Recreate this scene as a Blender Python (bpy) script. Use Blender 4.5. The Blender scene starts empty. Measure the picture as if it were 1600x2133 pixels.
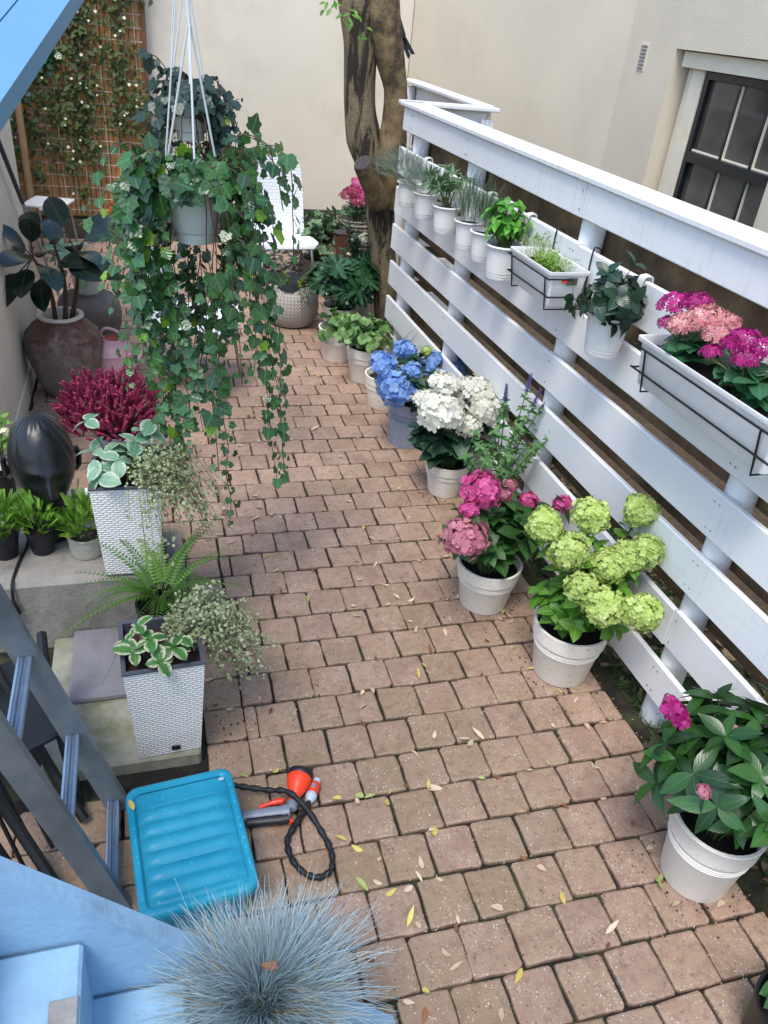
import bpy, math, random
import numpy as np
from mathutils import Vector, Matrix, noise as mnoise

SC = bpy.context.scene
COL = SC.collection
R = math.radians
# ---------------------------------------------------------------- camera
CAMZ = 2.0946
RIGHT = Vector((0.96130219, -0.25952982, 0.09242495))
UP = Vector((0.06530834, 0.54059946, 0.83874135))
FWD = Vector((0.26764326, 0.80024777, -0.53662891))
cd = bpy.data.cameras.new('camera')
cd.sensor_width = 36.0
cd.lens = 27.65
cd.clip_start = 0.02
cd.clip_end = 500
cam = bpy.data.objects.new('camera', cd)
COL.objects.link(cam)
cam.matrix_world = Matrix(((RIGHT.x, UP.x, -FWD.x, 0), (RIGHT.y, UP.y, -FWD.y, 0), (RIGHT.z, UP.z, -FWD.z, CAMZ), (0, 0, 0, 1)))
SC.camera = cam
# ---------------------------------------------------------------- light
SUN_EL, SUN_AZ = R(64), R(-142)          # azimuth from +y towards +x
w = bpy.data.worlds.new('World')
SC.world = w
w.use_nodes = True
wn = w.node_tree
wn.nodes.clear()
sky = wn.nodes.new('ShaderNodeTexSky')
sky.sky_type = 'NISHITA'
sky.sun_disc = False
sky.sun_elevation = SUN_EL
sky.sun_rotation = SUN_AZ
sky.dust_density = 1.2
sky.ozone_density = 1.6
bg = wn.nodes.new('ShaderNodeBackground')
bg.inputs['Strength'].default_value = 0.15
wo = wn.nodes.new('ShaderNodeOutputWorld')
wn.links.new(sky.outputs[0], bg.inputs[0])
wn.links.new(bg.outputs[0], wo.inputs[0])
sl = bpy.data.lights.new('sun', 'SUN')
sl.energy = 1.2
sl.angle = R(20)
sl.color = (1.0, 0.95, 0.87)
so = bpy.data.objects.new('sun', sl)
COL.objects.link(so)
sd = Vector((math.sin(SUN_AZ) * math.cos(SUN_EL), math.cos(SUN_AZ) * math.cos(SUN_EL), math.sin(SUN_EL)))
so.rotation_euler = sd.to_track_quat('Z', 'Y').to_euler()
SC.view_settings.view_transform = 'Standard'
SC.view_settings.look = 'None'
SC.view_settings.gamma = 1.0
SC.view_settings.use_curve_mapping = False
SC.view_settings.exposure = 1.28

# ---------------------------------------------------------------- helpers
def at(x, y, Y):
    """point of the place seen at photo pixel (x, y), at the distance where its world y is Y"""
    d = RIGHT * ((x - 800) / 1638.1) - UP * ((y - 1066.5) / 1638.1) + FWD
    return Vector((0, 0, CAMZ)) + d * (Y / d.y)

def lin(h):
    h = h.lstrip('#')
    out = []
    for i in (0, 2, 4):
        c = int(h[i:i + 2], 16) / 255
        out.append(c / 12.92 if c <= 0.04045 else ((c + 0.055) / 1.055) ** 2.4)
    return (out[0], out[1], out[2], 1.0)

def thing(name, label, cat, loc=(0, 0, 0), rz=0.0, group=None):
    o = bpy.data.objects.new(name, None)
    COL.objects.link(o)
    o.empty_display_size = 0.05
    o.location = loc
    o.rotation_euler = (0, 0, rz)
    o['label'] = label
    o['category'] = cat
    if group:
        o['group'] = group
    return o

def tag(o, label, cat, group=None, kind=None):
    if label: o['label'] = label
    if cat: o['category'] = cat
    if group: o['group'] = group
    if kind: o['kind'] = kind
    return o

class MB:
    def __init__(s):
        s.v, s.f, s.m = [], [], []
    def add(s, vs, fs, mi=0, M=None):
        b = len(s.v)
        for p in vs:
            p = Vector(p)
            if M is not None: p = M @ p
            s.v.append(tuple(p))
        for f in fs:
            s.f.append(tuple(b + i for i in f))
            s.m.append(mi)
        return s
    def box(s, c, d, rz=0.0, bev=0.0, mi=0, M=None):
        hx, hy, hz = d[0] / 2, d[1] / 2, d[2] / 2
        T = Matrix.Translation(c) @ Matrix.Rotation(rz, 4, 'Z')
        if M is not None: T = M @ T
        b = min(bev, hx * .9, hy * .9, hz * .9)
        if b <= 0:
            vs = [(x, y, z) for x in (-hx, hx) for y in (-hy, hy) for z in (-hz, hz)]
            fs = [(0, 1, 3, 2), (4, 6, 7, 5), (0, 4, 5, 1), (2, 3, 7, 6), (0, 2, 6, 4), (1, 5, 7, 3)]
            return s.add(vs, fs, mi, T)
        vs, idx = [], {}
        for sx in (-1, 1):
            for sy in (-1, 1):
                for sz in (-1, 1):
                    for a in range(3):
                        p = [sx * (hx - b), sy * (hy - b), sz * (hz - b)]
                        p[a] = (sx * hx, sy * hy, sz * hz)[a]
                        idx[(sx, sy, sz, a)] = len(vs)
                        vs.append(p)
        fs = []
        for sg in (-1, 1):
            fs.append([idx[(sg, -1, -1, 0)], idx[(sg, sg, -sg, 0)], idx[(sg, 1, 1, 0)], idx[(sg, -sg, sg, 0)]])
            fs.append([idx[(-1, sg, -1, 1)], idx[(-sg, sg, sg, 1)], idx[(1, sg, 1, 1)], idx[(sg, sg, -sg, 1)]])
            fs.append([idx[(-1, -1, sg, 2)], idx[(sg, -sg, sg, 2)], idx[(1, 1, sg, 2)], idx[(-sg, sg, sg, 2)]])
        for sy in (-1, 1):
            for sz in (-1, 1):
                fs.append([idx[(-1, sy, sz, 1)], idx[(1, sy, sz, 1)], idx[(1, sy, sz, 2)], idx[(-1, sy, sz, 2)]])
        for sx in (-1, 1):
            for sz in (-1, 1):
                fs.append([idx[(sx, -1, sz, 0)], idx[(sx, 1, sz, 0)], idx[(sx, 1, sz, 2)], idx[(sx, -1, sz, 2)]])
        for sx in (-1, 1):
            for sy in (-1, 1):
                fs.append([idx[(sx, sy, -1, 0)], idx[(sx, sy, 1, 0)], idx[(sx, sy, 1, 1)], idx[(sx, sy, -1, 1)]])
                for sz in (-1, 1):
                    fs.append([idx[(sx, sy, sz, 0)], idx[(sx, sy, sz, 1)], idx[(sx, sy, sz, 2)]])
        out = []
        for f in fs:                      # consistent outward winding for a convex solid
            P = [Vector(vs[i]) for i in f]
            n = (P[1] - P[0]).cross(P[2] - P[0])
            c0 = sum(P, Vector()) / len(P)
            out.append(f if n.dot(c0) > 0 else f[::-1])
        return s.add(vs, out, mi, T)
    def lathe(s, prof, n=28, c=(0, 0, 0), mi=0, M=None, wob=0.0, seed=0, sx=1.0, sy=1.0):
        T = Matrix.Translation(c)
        if M is not None: T = M @ T
        vs, fs = [], []
        k = len(prof)
        for i in range(n):
            a = 2 * math.pi * i / n
            ca, sa = math.cos(a), math.sin(a)
            for (r, z) in prof:
                rr = r
                if wob: rr = r * (1 + wob * mnoise.noise(Vector((ca * 1.5 + seed, sa * 1.5, z * 6))))
                vs.append((rr * ca * sx, rr * sa * sy, z))
        for i in range(n):
            j = (i + 1) % n
            for q in range(k - 1):
                fs.append((i * k + q, j * k + q, j * k + q + 1, i * k + q + 1))
        return s.add(vs, fs, mi, T)
    def tube(s, pts, r, n=8, mi=0, cap=True, M=None, flat=1.0):
        P = [Vector(p) for p in pts]
        if len(P) < 2: return s
        rs = r if isinstance(r, (list, tuple)) else [r] * len(P)
        T = []
        for i in range(len(P)):
            a = P[max(0, i - 1)]; b = P[min(len(P) - 1, i + 1)]
            d = (b - a)
            T.append(d.normalized() if d.length > 1e-9 else Vector((0, 0, 1)))
        up = Vector((0, 0, 1)) if abs(T[0].z) < .9 else Vector((1, 0, 0))
        x = T[0].cross(up).normalized()
        vs, fs = [], []
        for i, p in enumerate(P):
            x = (x - T[i] * x.dot(T[i]))
            x = x.normalized() if x.length > 1e-9 else T[i].orthogonal().normalized()
            y = T[i].cross(x)
            for q in range(n):
                a = 2 * math.pi * q / n
                vs.append(p + x * (math.cos(a) * rs[i]) + y * (math.sin(a) * rs[i] * flat))
        for i in range(len(P) - 1):
            for q in range(n):
                t = (q + 1) % n
                fs.append((i * n + q, i * n + t, (i + 1) * n + t, (i + 1) * n + q))
        if cap:
            fs.append(tuple(range(n))[::-1])
            fs.append(tuple((len(P) - 1) * n + q for q in range(n)))
        return s.add(vs, fs, mi, M)
    def build(s, name, mat, parent=None, smooth=False, origin=None, kind=None, autosm=None):
        me = bpy.data.meshes.new(name)
        v = s.v
        if origin is not None:
            o0 = Vector(origin)
            v = [tuple(Vector(p) - o0) for p in v]
        me.from_pydata(v, [], s.f)
        mats = mat if isinstance(mat, (list, tuple)) else [mat]
        for m_ in mats: me.materials.append(m_)
        if len(mats) > 1: me.polygons.foreach_set('material_index', s.m)
        if smooth: me.polygons.foreach_set('use_smooth', [True] * len(me.polygons))
        me.update()
        if smooth and autosm is not False:
            try: me.set_sharp_from_angle(angle=R(autosm or 40))
            except Exception: pass
        return link(name, me, parent, kind)

def link(name, me, parent=None, kind=None, M=None):
    o = bpy.data.objects.new(name, me)
    COL.objects.link(o)
    if parent is not None: o.parent = parent
    if M is not None: o.matrix_basis = M
    if kind: o['kind'] = kind
    return o

def smooth_path(pts, n=8):
    P = [Vector(p) for p in pts]
    out = []
    for i in range(len(P) - 1):
        p0, p1, p2, p3 = P[max(0, i - 1)], P[i], P[i + 1], P[min(len(P) - 1, i + 2)]
        for k in range(n):
            t = k / n
            out.append(0.5 * ((2 * p1) + (p2 - p0) * t + (2 * p0 - 5 * p1 + 4 * p2 - p3) * t * t + (3 * p1 - p0 - 3 * p2 + p3) * t ** 3))
    out.append(P[-1])
    return out

# ---------------------------------------------------------------- materials
def nt(m):
    m.use_nodes = True
    t = m.node_tree
    b = t.nodes['Principled BSDF']
    return t, b

def N(t, typ, **kw):
    n = t.nodes.new(typ)
    for k, v in kw.items():
        if hasattr(n, k) and k not in ('inputs',): setattr(n, k, v)
    return n

def mixc(t, fac, a, b, mode='MIX'):
    n = t.nodes.new('ShaderNodeMix')
    n.data_type = 'RGBA'
    n.blend_type = mode
    for sock, val in ((n.inputs[0], fac), (n.inputs[6], a), (n.inputs[7], b)):
        if hasattr(val, 'links') or hasattr(val, 'is_linked'): t.links.new(val, sock)
        else: sock.default_value = val
    return n.outputs[2]

def mth(t, op, a, b=None, c=None, clamp=False):
    n = t.nodes.new('ShaderNodeMath')
    n.operation = op
    n.use_clamp = clamp
    for i, val in enumerate((a, b, c)):
        if val is None: continue
        if hasattr(val, 'is_linked'): t.links.new(val, n.inputs[i])
        else: n.inputs[i].default_value = val
    return n.outputs[0]

def noise_(t, vec, scale, detail=4.0, rough=.55, dist=0.0):
    n = t.nodes.new('ShaderNodeTexNoise')
    n.inputs['Scale'].default_value = scale
    n.inputs['Detail'].default_value = detail
    n.inputs['Roughness'].default_value = rough
    n.inputs['Distortion'].default_value = dist
    if vec is not None: t.links.new(vec, n.inputs['Vector'])
    return n.outputs[0]

def ramp(t, fac, lo, hi):
    n = t.nodes.new('ShaderNodeMapRange')
    n.inputs[1].default_value = lo
    n.inputs[2].default_value = hi
    n.clamp = True
    t.links.new(fac, n.inputs[0])
    return n.outputs[0]

def coords(t, kind='Object'):
    return t.nodes.new('ShaderNodeTexCoord').outputs[kind]

def wpos(t):
    return t.nodes.new('ShaderNodeNewGeometry').outputs['Position']

def bump(t, b, height, strength=.3, dist=.01):
    n = t.nodes.new('ShaderNodeBump')
    n.inputs['Strength'].default_value = strength
    n.inputs['Distance'].default_value = dist
    t.links.new(height, n.inputs['Height'])
    t.links.new(n.outputs[0], b.inputs['Normal'])

MATS = {}
def plain(name, col, rough=.5, var=.12, scale=12, bmp=0.0, bscale=80, dirt=None, dirt_amt=.5, dscale=5, dlo=.5, dhi=.75, metal=0.0, spec=.5, coat=0.0, world=False):
    m = bpy.data.materials.new(name)
    t, b = nt(m)
    c = lin(col) if isinstance(col, str) else col
    vec = wpos(t) if world else coords(t)
    n1 = noise_(t, vec, scale, 5)
    lo = tuple(x * (1 - var) for x in c[:3]) + (1,)
    hi = tuple(min(1, x * (1 + var)) for x in c[:3]) + (1,)
    out = mixc(t, ramp(t, n1, .3, .7), lo, hi)
    if dirt:
        n2 = noise_(t, vec, dscale, 7, .65)
        f = mth(t, 'MULTIPLY', ramp(t, n2, dlo, dhi), dirt_amt)
        out = mixc(t, f, out, lin(dirt))
    t.links.new(out, b.inputs['Base Color'])
    b.inputs['Roughness'].default_value = rough
    b.inputs['Metallic'].default_value = metal
    b.inputs['Specular IOR Level'].default_value = spec
    b.inputs['Coat Weight'].default_value = coat
    if bmp: bump(t, b, noise_(t, vec, bscale, 6), bmp, .004)
    MATS[name] = m
    return m

def leafmat(name, dark, light, edge=None, edgew=.55, rough=.42, trans=.25, vein=.25, veinb=.35, spots=None, freq=7.0, spec=.5, tint=0.0):
    m = bpy.data.materials.new(name)
    t, b = nt(m)
    a = t.nodes.new('ShaderNodeAttribute')
    a.attribute_name = 'lv'
    sp = t.nodes.new('ShaderNodeSeparateXYZ')
    t.links.new(a.outputs['Vector'], sp.inputs[0])
    oi = t.nodes.new('ShaderNodeObjectInfo')
    rnd = mth(t, 'FRACT', mth(t, 'ADD', sp.outputs[2], mth(t, 'MULTIPLY', oi.outputs['Random'], 7.31)))
    vec = wpos(t)
    nz = noise_(t, vec, 35, 3)
    rr = mth(t, 'ADD', mth(t, 'MULTIPLY', rnd, .75), mth(t, 'MULTIPLY', nz, .25))
    c = mixc(t, rr, lin(dark), lin(light))
    if tint:
        c = mixc(t, mth(t, 'MULTIPLY', oi.outputs['Random'], tint), c, tuple(x * .45 for x in lin(dark)[:3]) + (1,))
        c = mixc(t, mth(t, 'MULTIPLY', ramp(t, noise_(t, vec, 22, 4), .45, .7), tint), c, lin(dark))
    au = mth(t, 'ABSOLUTE', sp.outputs[0])
    if edge:
        e = mth(t, 'ADD', au, mth(t, 'MULTIPLY', mth(t, 'SUBTRACT', noise_(t, vec, 120, 3), .5), 1.2))
        c = mixc(t, mth(t, 'MULTIPLY', ramp(t, e, edgew - .1, edgew + .35), .8), c, lin(edge))
    if spots:
        c = mixc(t, ramp(t, noise_(t, vec, 160, 3), .62, .7), c, lin(spots))
    mid = mth(t, 'SUBTRACT', 1.0, ramp(t, au, .03, .12))
    cl = tuple(min(1, x * 2.2 + .03) for x in lin(light)[:3]) + (1,)
    c = mixc(t, mth(t, 'MULTIPLY', mid, vein), c, cl)
    t.links.new(c, b.inputs['Base Color'])
    b.inputs['Roughness'].default_value = rough
    b.inputs['Specular IOR Level'].default_value = spec
    wv = mth(t, 'SINE', mth(t, 'MULTIPLY', mth(t, 'SUBTRACT', sp.outputs[1], mth(t, 'MULTIPLY', au, .35)), freq * 6.283))
    h = mth(t, 'SUBTRACT', mth(t, 'MULTIPLY', wv, .5), mth(t, 'MULTIPLY', mid, 1.0))
    bump(t, b, h, veinb, .0012)
    tr = t.nodes.new('ShaderNodeBsdfTranslucent')
    t.links.new(mixc(t, .5, c, lin(light)), tr.inputs[0])
    mx = t.nodes.new('ShaderNodeMixShader')
    mx.inputs[0].default_value = trans
    t.links.new(b.outputs[0], mx.inputs[1])
    t.links.new(tr.outputs[0], mx.inputs[2])
    t.links.new(mx.outputs[0], t.nodes['Material Output'].inputs[0])
    return m

# ---------------------------------------------------------------- leaf templates: (verts, tris, lv)
def leaf_tpl(L, W, shape='ovate', nl=6, fold=.12, droop=.25, cols=3):
    def sh(t):
        if shape == 'ovate': return max(0, math.sin(math.pi * t ** .72)) ** .85
        if shape == 'lance': return max(0, math.sin(math.pi * t ** .85)) ** 1.0
        if shape == 'ellip': return max(0, math.sin(math.pi * t)) ** .62
        if shape == 'spoon': return max(0, math.sin(math.pi * t ** 1.6)) ** .8 + .04
        if shape == 'heart': return max(0, math.sin(math.pi * (t * .94 + .06) ** .5)) ** .75
        return 1 - t
    V, F, A = [], [], []
    us = [-1, 0, 1] if cols == 3 else [-1, -.5, 0, .5, 1]
    k = len(us)
    for i in range(nl + 1):
        t = i / nl
        wd = W / 2 * sh(t)
        for u in us:
            V.append((u * wd, L * (t - .12 * droop * t * t), -droop * L * t * t + fold * abs(u) * wd))
            A.append((u if 0 < i < nl else 0, t, 0))
    for i in range(nl):
        for q in range(k - 1):
            a0 = i * k + q
            F += [(a0, a0 + 1, a0 + k + 1), (a0, a0 + k + 1, a0 + k)]
    return np.array(V, float), np.array(F, int), np.array(A, float)

def lobed_tpl(S, pts, cy=.35, cup=.1, droop=.12):
    """pts: right half outline (x, y) from the base to the tip, unit size"""
    out = [(x, y) for x, y in pts] + [(-x, y) for x, y in reversed(pts[1:-1])]
    V = [(0, cy * S, 0)] + [(x * S, y * S, -cup * S * (x * x) * 1.2 - droop * S * y * y + .04 * S) for x, y in out]
    A = [(0, cy, 0)] + [(x * 1.6, y, 0) for x, y in out]
    n = len(out)
    F = [(0, 1 + i, 1 + (i + 1) % n) for i in range(n)]
    return np.array(V, float), np.array(F, int), np.array(A, float)

def floret_tpl(r, petals=4, cup=.25, pw=.95):
    V, F, A = [(0, 0, 0)], [], [(0, 0, 0)]
    for p in range(petals):
        a = 2 * math.pi * p / petals
        hw = math.pi / petals * pw
        b = len(V)
        for (da, rr, z) in ((-hw, .72, cup * .5), (-hw * .45, 1.0, cup), (hw * .45, 1.0, cup), (hw, .72, cup * .5)):
            V.append((math.cos(a + da) * rr * r, math.sin(a + da) * rr * r, z * r))
            A.append((rr, rr, 0))
        F += [(0, b, b + 1), (0, b + 1, b + 2), (0, b + 2, b + 3)]
    return np.array(V, float), np.array(F, int), np.array(A, float)

def basis(pos, d, up, s=1.0, roll=0.0):
    y = Vector(d).normalized()
    z = Vector(up) - y * Vector(up).dot(y)
    z = z.normalized() if z.length > 1e-6 else y.orthogonal().normalized()
    x = y.cross(z)
    if roll:
        q = Matrix.Rotation(roll, 3, y)
        x, z = q @ x, q @ z
    return Matrix(((x.x * s, y.x * s, z.x * s, pos[0]), (x.y * s, y.y * s, z.y * s, pos[1]), (x.z * s, y.z * s, z.z * s, pos[2]), (0, 0, 0, 1)))

def raw_mesh(name, V, F, A, mat):
    me = bpy.data.meshes.new(name)
    n, f = len(V), len(F)
    me.vertices.add(n)
    me.vertices.foreach_set('co', np.ascontiguousarray(V, dtype=np.float32).ravel())
    me.loops.add(f * 3)
    me.loops.foreach_set('vertex_index', np.ascontiguousarray(F, dtype=np.int32).ravel())
    me.polygons.add(f)
    me.polygons.foreach_set('loop_start', np.arange(0, f * 3, 3, dtype=np.int32))
    me.polygons.foreach_set('use_smooth', np.ones(f, dtype=bool))
    at_ = me.attributes.new('lv', 'FLOAT_VECTOR', 'POINT')
    at_.data.foreach_set('vector', np.ascontiguousarray(A, dtype=np.float32).ravel())
    me.materials.append(mat)
    me.update(calc_edges=True)
    return me

def merge_tpl(tpls, places, rng):
    VV, FF, AA, b = [], [], [], 0
    for ti, M in places:
        V, F, A = tpls[ti]
        m = np.array(M)
        VV.append(V @ m[:3, :3].T + m[:3, 3])
        FF.append(F + b)
        a = A.copy(); a[:, 2] = rng.random(); AA.append(a)
        b += len(V)
    return np.concatenate(VV), np.concatenate(FF), np.concatenate(AA)

def scatter(parent, tpls, places, mat, rng, ind=0, name='leaf', mass='foliage', label=None):
    """places: [(template index, matrix in the parent's space)]; the nearest ones become parts of their own, the rest one mass"""
    if not places: return
    P = parent.location
    cz = math.cos(parent.rotation_euler[2]); sz_ = math.sin(parent.rotation_euler[2])
    def dist(pl):
        p = pl[1].translation
        q = Vector((P.x + cz * p.x - sz_ * p.y, P.y + sz_ * p.x + cz * p.y, P.z + p.z))
        return (q - Vector((0, 0, CAMZ))).length
    if ind: places = sorted(places, key=dist)
    meshes = {}
    for ti, M in places[:ind]:
        if ti not in meshes: meshes[ti] = raw_mesh(name, *tpls[ti], mat)
        link(name, meshes[ti], parent, None, M)
    rest = places[ind:]
    if rest:
        V, F, A = merge_tpl(tpls, rest, rng)
        link(mass, raw_mesh(mass, V, F, A, mat), parent, 'stuff')
# ================================================================ materials
def paver_mat():
    m = bpy.data.materials.new('paver')
    t, b = nt(m)
    p = wpos(t)
    oi = t.nodes.new('ShaderNodeObjectInfo')
    rn = oi.outputs['Random']
    isl = t.nodes.new('ShaderNodeNewGeometry').outputs['Random Per Island']
    r = mth(t, 'FRACT', mth(t, 'ADD', mth(t, 'MULTIPLY', rn, 5.7), isl))
    c = mixc(t, r, lin('#957a69'), lin('#b79983'))
    c = mixc(t, mth(t, 'MULTIPLY', ramp(t, mth(t, 'FRACT', mth(t, 'MULTIPLY', r, 7.3)), .55, 1.0), .6), c, lin('#8c7860'))
    c = mixc(t, mth(t, 'MULTIPLY', ramp(t, noise_(t, p, 9, 5), .42, .7), .55), c, lin('#c0a590'))
    # film of moss and dirt, thickest on the open part of the path near the stairs
    film = ramp(t, noise_(t, p, 1.3, 5, .6), .40, .62)
    sp = t.nodes.new('ShaderNodeSeparateXYZ'); t.links.new(p, sp.inputs[0])
    near = mth(t, 'MULTIPLY', mth(t, 'SUBTRACT', 1.0, ramp(t, sp.outputs[1], 1.4, 3.2)), mth(t, 'SUBTRACT', 1.0, ramp(t, sp.outputs[0], .95, 1.45)))
    film = mth(t, 'MULTIPLY', mth(t, 'ADD', mth(t, 'MULTIPLY', film, .35), mth(t, 'MULTIPLY', near, .55)), mth(t, 'ADD', .35, r), None, True)
    c = mixc(t, mth(t, 'MULTIPLY', film, .9), c, lin('#7a6a4c'))
    # dirt stains
    c = mixc(t, mth(t, 'MULTIPLY', ramp(t, noise_(t, p, 5.5, 8, .75), .54, .74), .55), c, lin('#5b4a40'))
    c = mixc(t, mth(t, 'MULTIPLY', ramp(t, noise_(t, p, 34, 6, .75), .48, .70), .6), c, lin('#5d4a3f'))
    ed = t.nodes.new('ShaderNodeAttribute'); ed.attribute_name = 'lv'
    es = t.nodes.new('ShaderNodeSeparateXYZ'); t.links.new(ed.outputs['Vector'], es.inputs[0])
    ef = ramp(t, mth(t, 'ADD', es.outputs[0], mth(t, 'MULTIPLY', mth(t, 'SUBTRACT', noise_(t, p, 26, 5, .7), .5), 1.5)), .62, 1.05)
    c = mixc(t, mth(t, 'MULTIPLY', ef, .62), c, lin('#3a3026'))
    # dark pores and pale grit
    v = t.nodes.new('ShaderNodeTexVoronoi'); v.inputs['Scale'].default_value = 105
    t.links.new(p, v.inputs['Vector'])
    grit = mth(t, 'MULTIPLY', mth(t, 'SUBTRACT', 1.0, ramp(t, v.outputs['Distance'], .13, .30)), ramp(t, noise_(t, p, 9, 3), .40, .58))
    grit = mth(t, 'MULTIPLY', grit, ramp(t, noise_(t, p, 90, 2), .47, .53))
    c = mixc(t, mth(t, 'MULTIPLY', grit, .9), c, lin('#e2dacd'))
    v2 = t.nodes.new('ShaderNodeTexVoronoi'); v2.inputs['Scale'].default_value = 80
    t.links.new(p, v2.inputs['Vector'])
    pore = mth(t, 'MULTIPLY', mth(t, 'SUBTRACT', 1.0, ramp(t, v2.outputs['Distance'], .12, .25)), ramp(t, noise_(t, p, 30, 2), .52, .58))
    c = mixc(t, mth(t, 'MULTIPLY', pore, .7), c, lin('#3a2c26'))
    fine = noise_(t, p, 220, 4, .7)
    c = mixc(t, mth(t, 'MULTIPLY', ramp(t, fine, .35, .7), .35), c, lin('#6e5246'))
    t.links.new(c, b.inputs['Base Color'])
    rg = mth(t, 'SUBTRACT', .80, mth(t, 'MULTIPLY', ramp(t, noise_(t, p, 2.2, 3), .4, .65), .30))
    t.links.new(rg, b.inputs['Roughness'])
    h = mth(t, 'ADD', mth(t, 'MULTIPLY', noise_(t, p, 60, 6, .7), 1.0), mth(t, 'SUBTRACT', mth(t, 'MULTIPLY', grit, .6), mth(t, 'MULTIPLY', pore, .9)))
    bump(t, b, h, .55, .004)
    return m

M_PAVER = paver_mat()
M_SOIL = plain('soil', '#4a3e31', .95, .4, 30, .9, 60, '#2f3418', .6, 9)
M_JOINT = plain('joint_soil', '#1a1410', .95, .5, 60, .8, 120, '#39401f', .8, 5, .48, .62)
M_POTSOIL = plain('potting_soil', '#17110d', .95, .5, 50, 1.0, 90)

def paint_mat(name, col, stain, amt, rough=.42, scale=7):
    m = bpy.data.materials.new(name)
    t, b = nt(m)
    p = wpos(t)
    c = mixc(t, noise_(t, p, 3.0, 4), tuple(x * .93 for x in lin(col)[:3]) + (1,), lin(col))
    c = mixc(t, mth(t, 'MULTIPLY', ramp(t, noise_(t, p, scale, 8, .72), .60, .80), amt), c, lin(stain))
    c = mixc(t, mth(t, 'MULTIPLY', ramp(t, noise_(t, p, 95, 2), .74, .78), .6), c, lin('#5a5045'))
    t.links.new(c, b.inputs['Base Color'])
    b.inputs['Roughness'].default_value = rough
    mp = t.nodes.new('ShaderNodeMapping'); mp.inputs['Scale'].default_value = (6, .22, 6)
    t.links.new(p, mp.inputs[0])
    gn = noise_(t, mp.outputs[0], 14, 4, .6)
    c = mixc(t, mth(t, 'MULTIPLY', ramp(t, gn, .60, .74), .08), c, lin('#8d8b80'))
    mp2 = t.nodes.new('ShaderNodeMapping'); mp2.inputs['Scale'].default_value = (1, 5, .5)
    t.links.new(p, mp2.inputs[0])
    c = mixc(t, mth(t, 'MULTIPLY', mth(t, 'MULTIPLY', ramp(t, noise_(t, mp2.outputs[0], 9, 4), .56, .72), ramp(t, noise_(t, p, 2.3, 2), .45, .6)), .20), c, lin('#85806d'))
    t.links.new(c, b.inputs['Base Color'])
    bump(t, b, mth(t, 'ADD', mth(t, 'MULTIPLY', gn, .8), mth(t, 'MULTIPLY', noise_(t, p, 45, 4), .6)), .28, .003)
    return m

M_WHITE = paint_mat('white_paint', '#ebebe9', '#a3a091', .30)
M_CAP = paint_mat('white_cap_paint', '#e4e4e2', '#8f8a7c', .75, .45, 16)
M_RAWWOOD = plain('weathered_wood', '#7d664c', .85, .45, 6, .5, 40, '#2f2f1c', .7, 4, .42, .65)
M_STUCCO = plain('cream_stucco', '#d3c7b0', .88, .05, 1.5, .5, 90, '#b9ae99', .35, 2.4, .50, .8, world=True)
M_STUCCO_L = plain('pale_stucco', '#dfd6c2', .88, .05, 1.5, .35, 120, '#b9ad95', .5, 1.6, .5, .8, world=True)
M_PLINTH = plain('dark_plinth', '#39393b', .85, .3, 5, .6, 40)
M_CONC = plain('concrete', '#87827a', .88, .2, 9, .8, 60, '#55514a', .8, 5.5, .44, .68, world=True)
M_CONC_MOSS = plain('mossy_concrete', '#928f80', .9, .2, 9, .8, 60, '#5a5f38', .8, 6.5, .40, .66, world=True)
M_CONC_DARK = plain('grey_slab', '#77757a', .85, .14, 6, .4, 90, '#4c484a', .6, 4, world=True)
M_FRAMEWHITE = plain('window_white', '#e0d6bf', .5, .06, 8)
M_SASH = plain('sash_black', '#15191d', .35, .2, 8)

def glass_mat():
    m = bpy.data.materials.new('window_glass')
    t, b = nt(m)
    c = mixc(t, ramp(t, noise_(t, wpos(t), 2.2, 3), .4, .7), lin('#3d3a37'), lin('#57544f'))
    t.links.new(c, b.inputs['Base Color'])
    b.inputs['Roughness'].default_value = .08
    b.inputs['Specular IOR Level'].default_value = .6
    return m
M_GLASS = glass_mat()

# ================================================================ the setting
rg = random.Random(11)
g = MB(); g.add([(-60, -40, -.055), (60, -40, -.055), (60, 90, -.055), (-60, 90, -.055)], [(0, 1, 2, 3)])
gr = g.build('ground', M_SOIL); tag(gr, None, None, kind='structure')

FY = math.tan(R(-1.9))
def fence_x(y): return 1.70 + FY * y

pj = MB(); pj.add([(-1.4, -.6, -.013), (1.71, -.6, -.013), (1.40, 8.8, -.013), (-1.4, 8.8, -.013)], [(0, 1, 2, 3)])
paving = pj.build('paving', M_JOINT); tag(paving, None, None, kind='structure')

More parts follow.
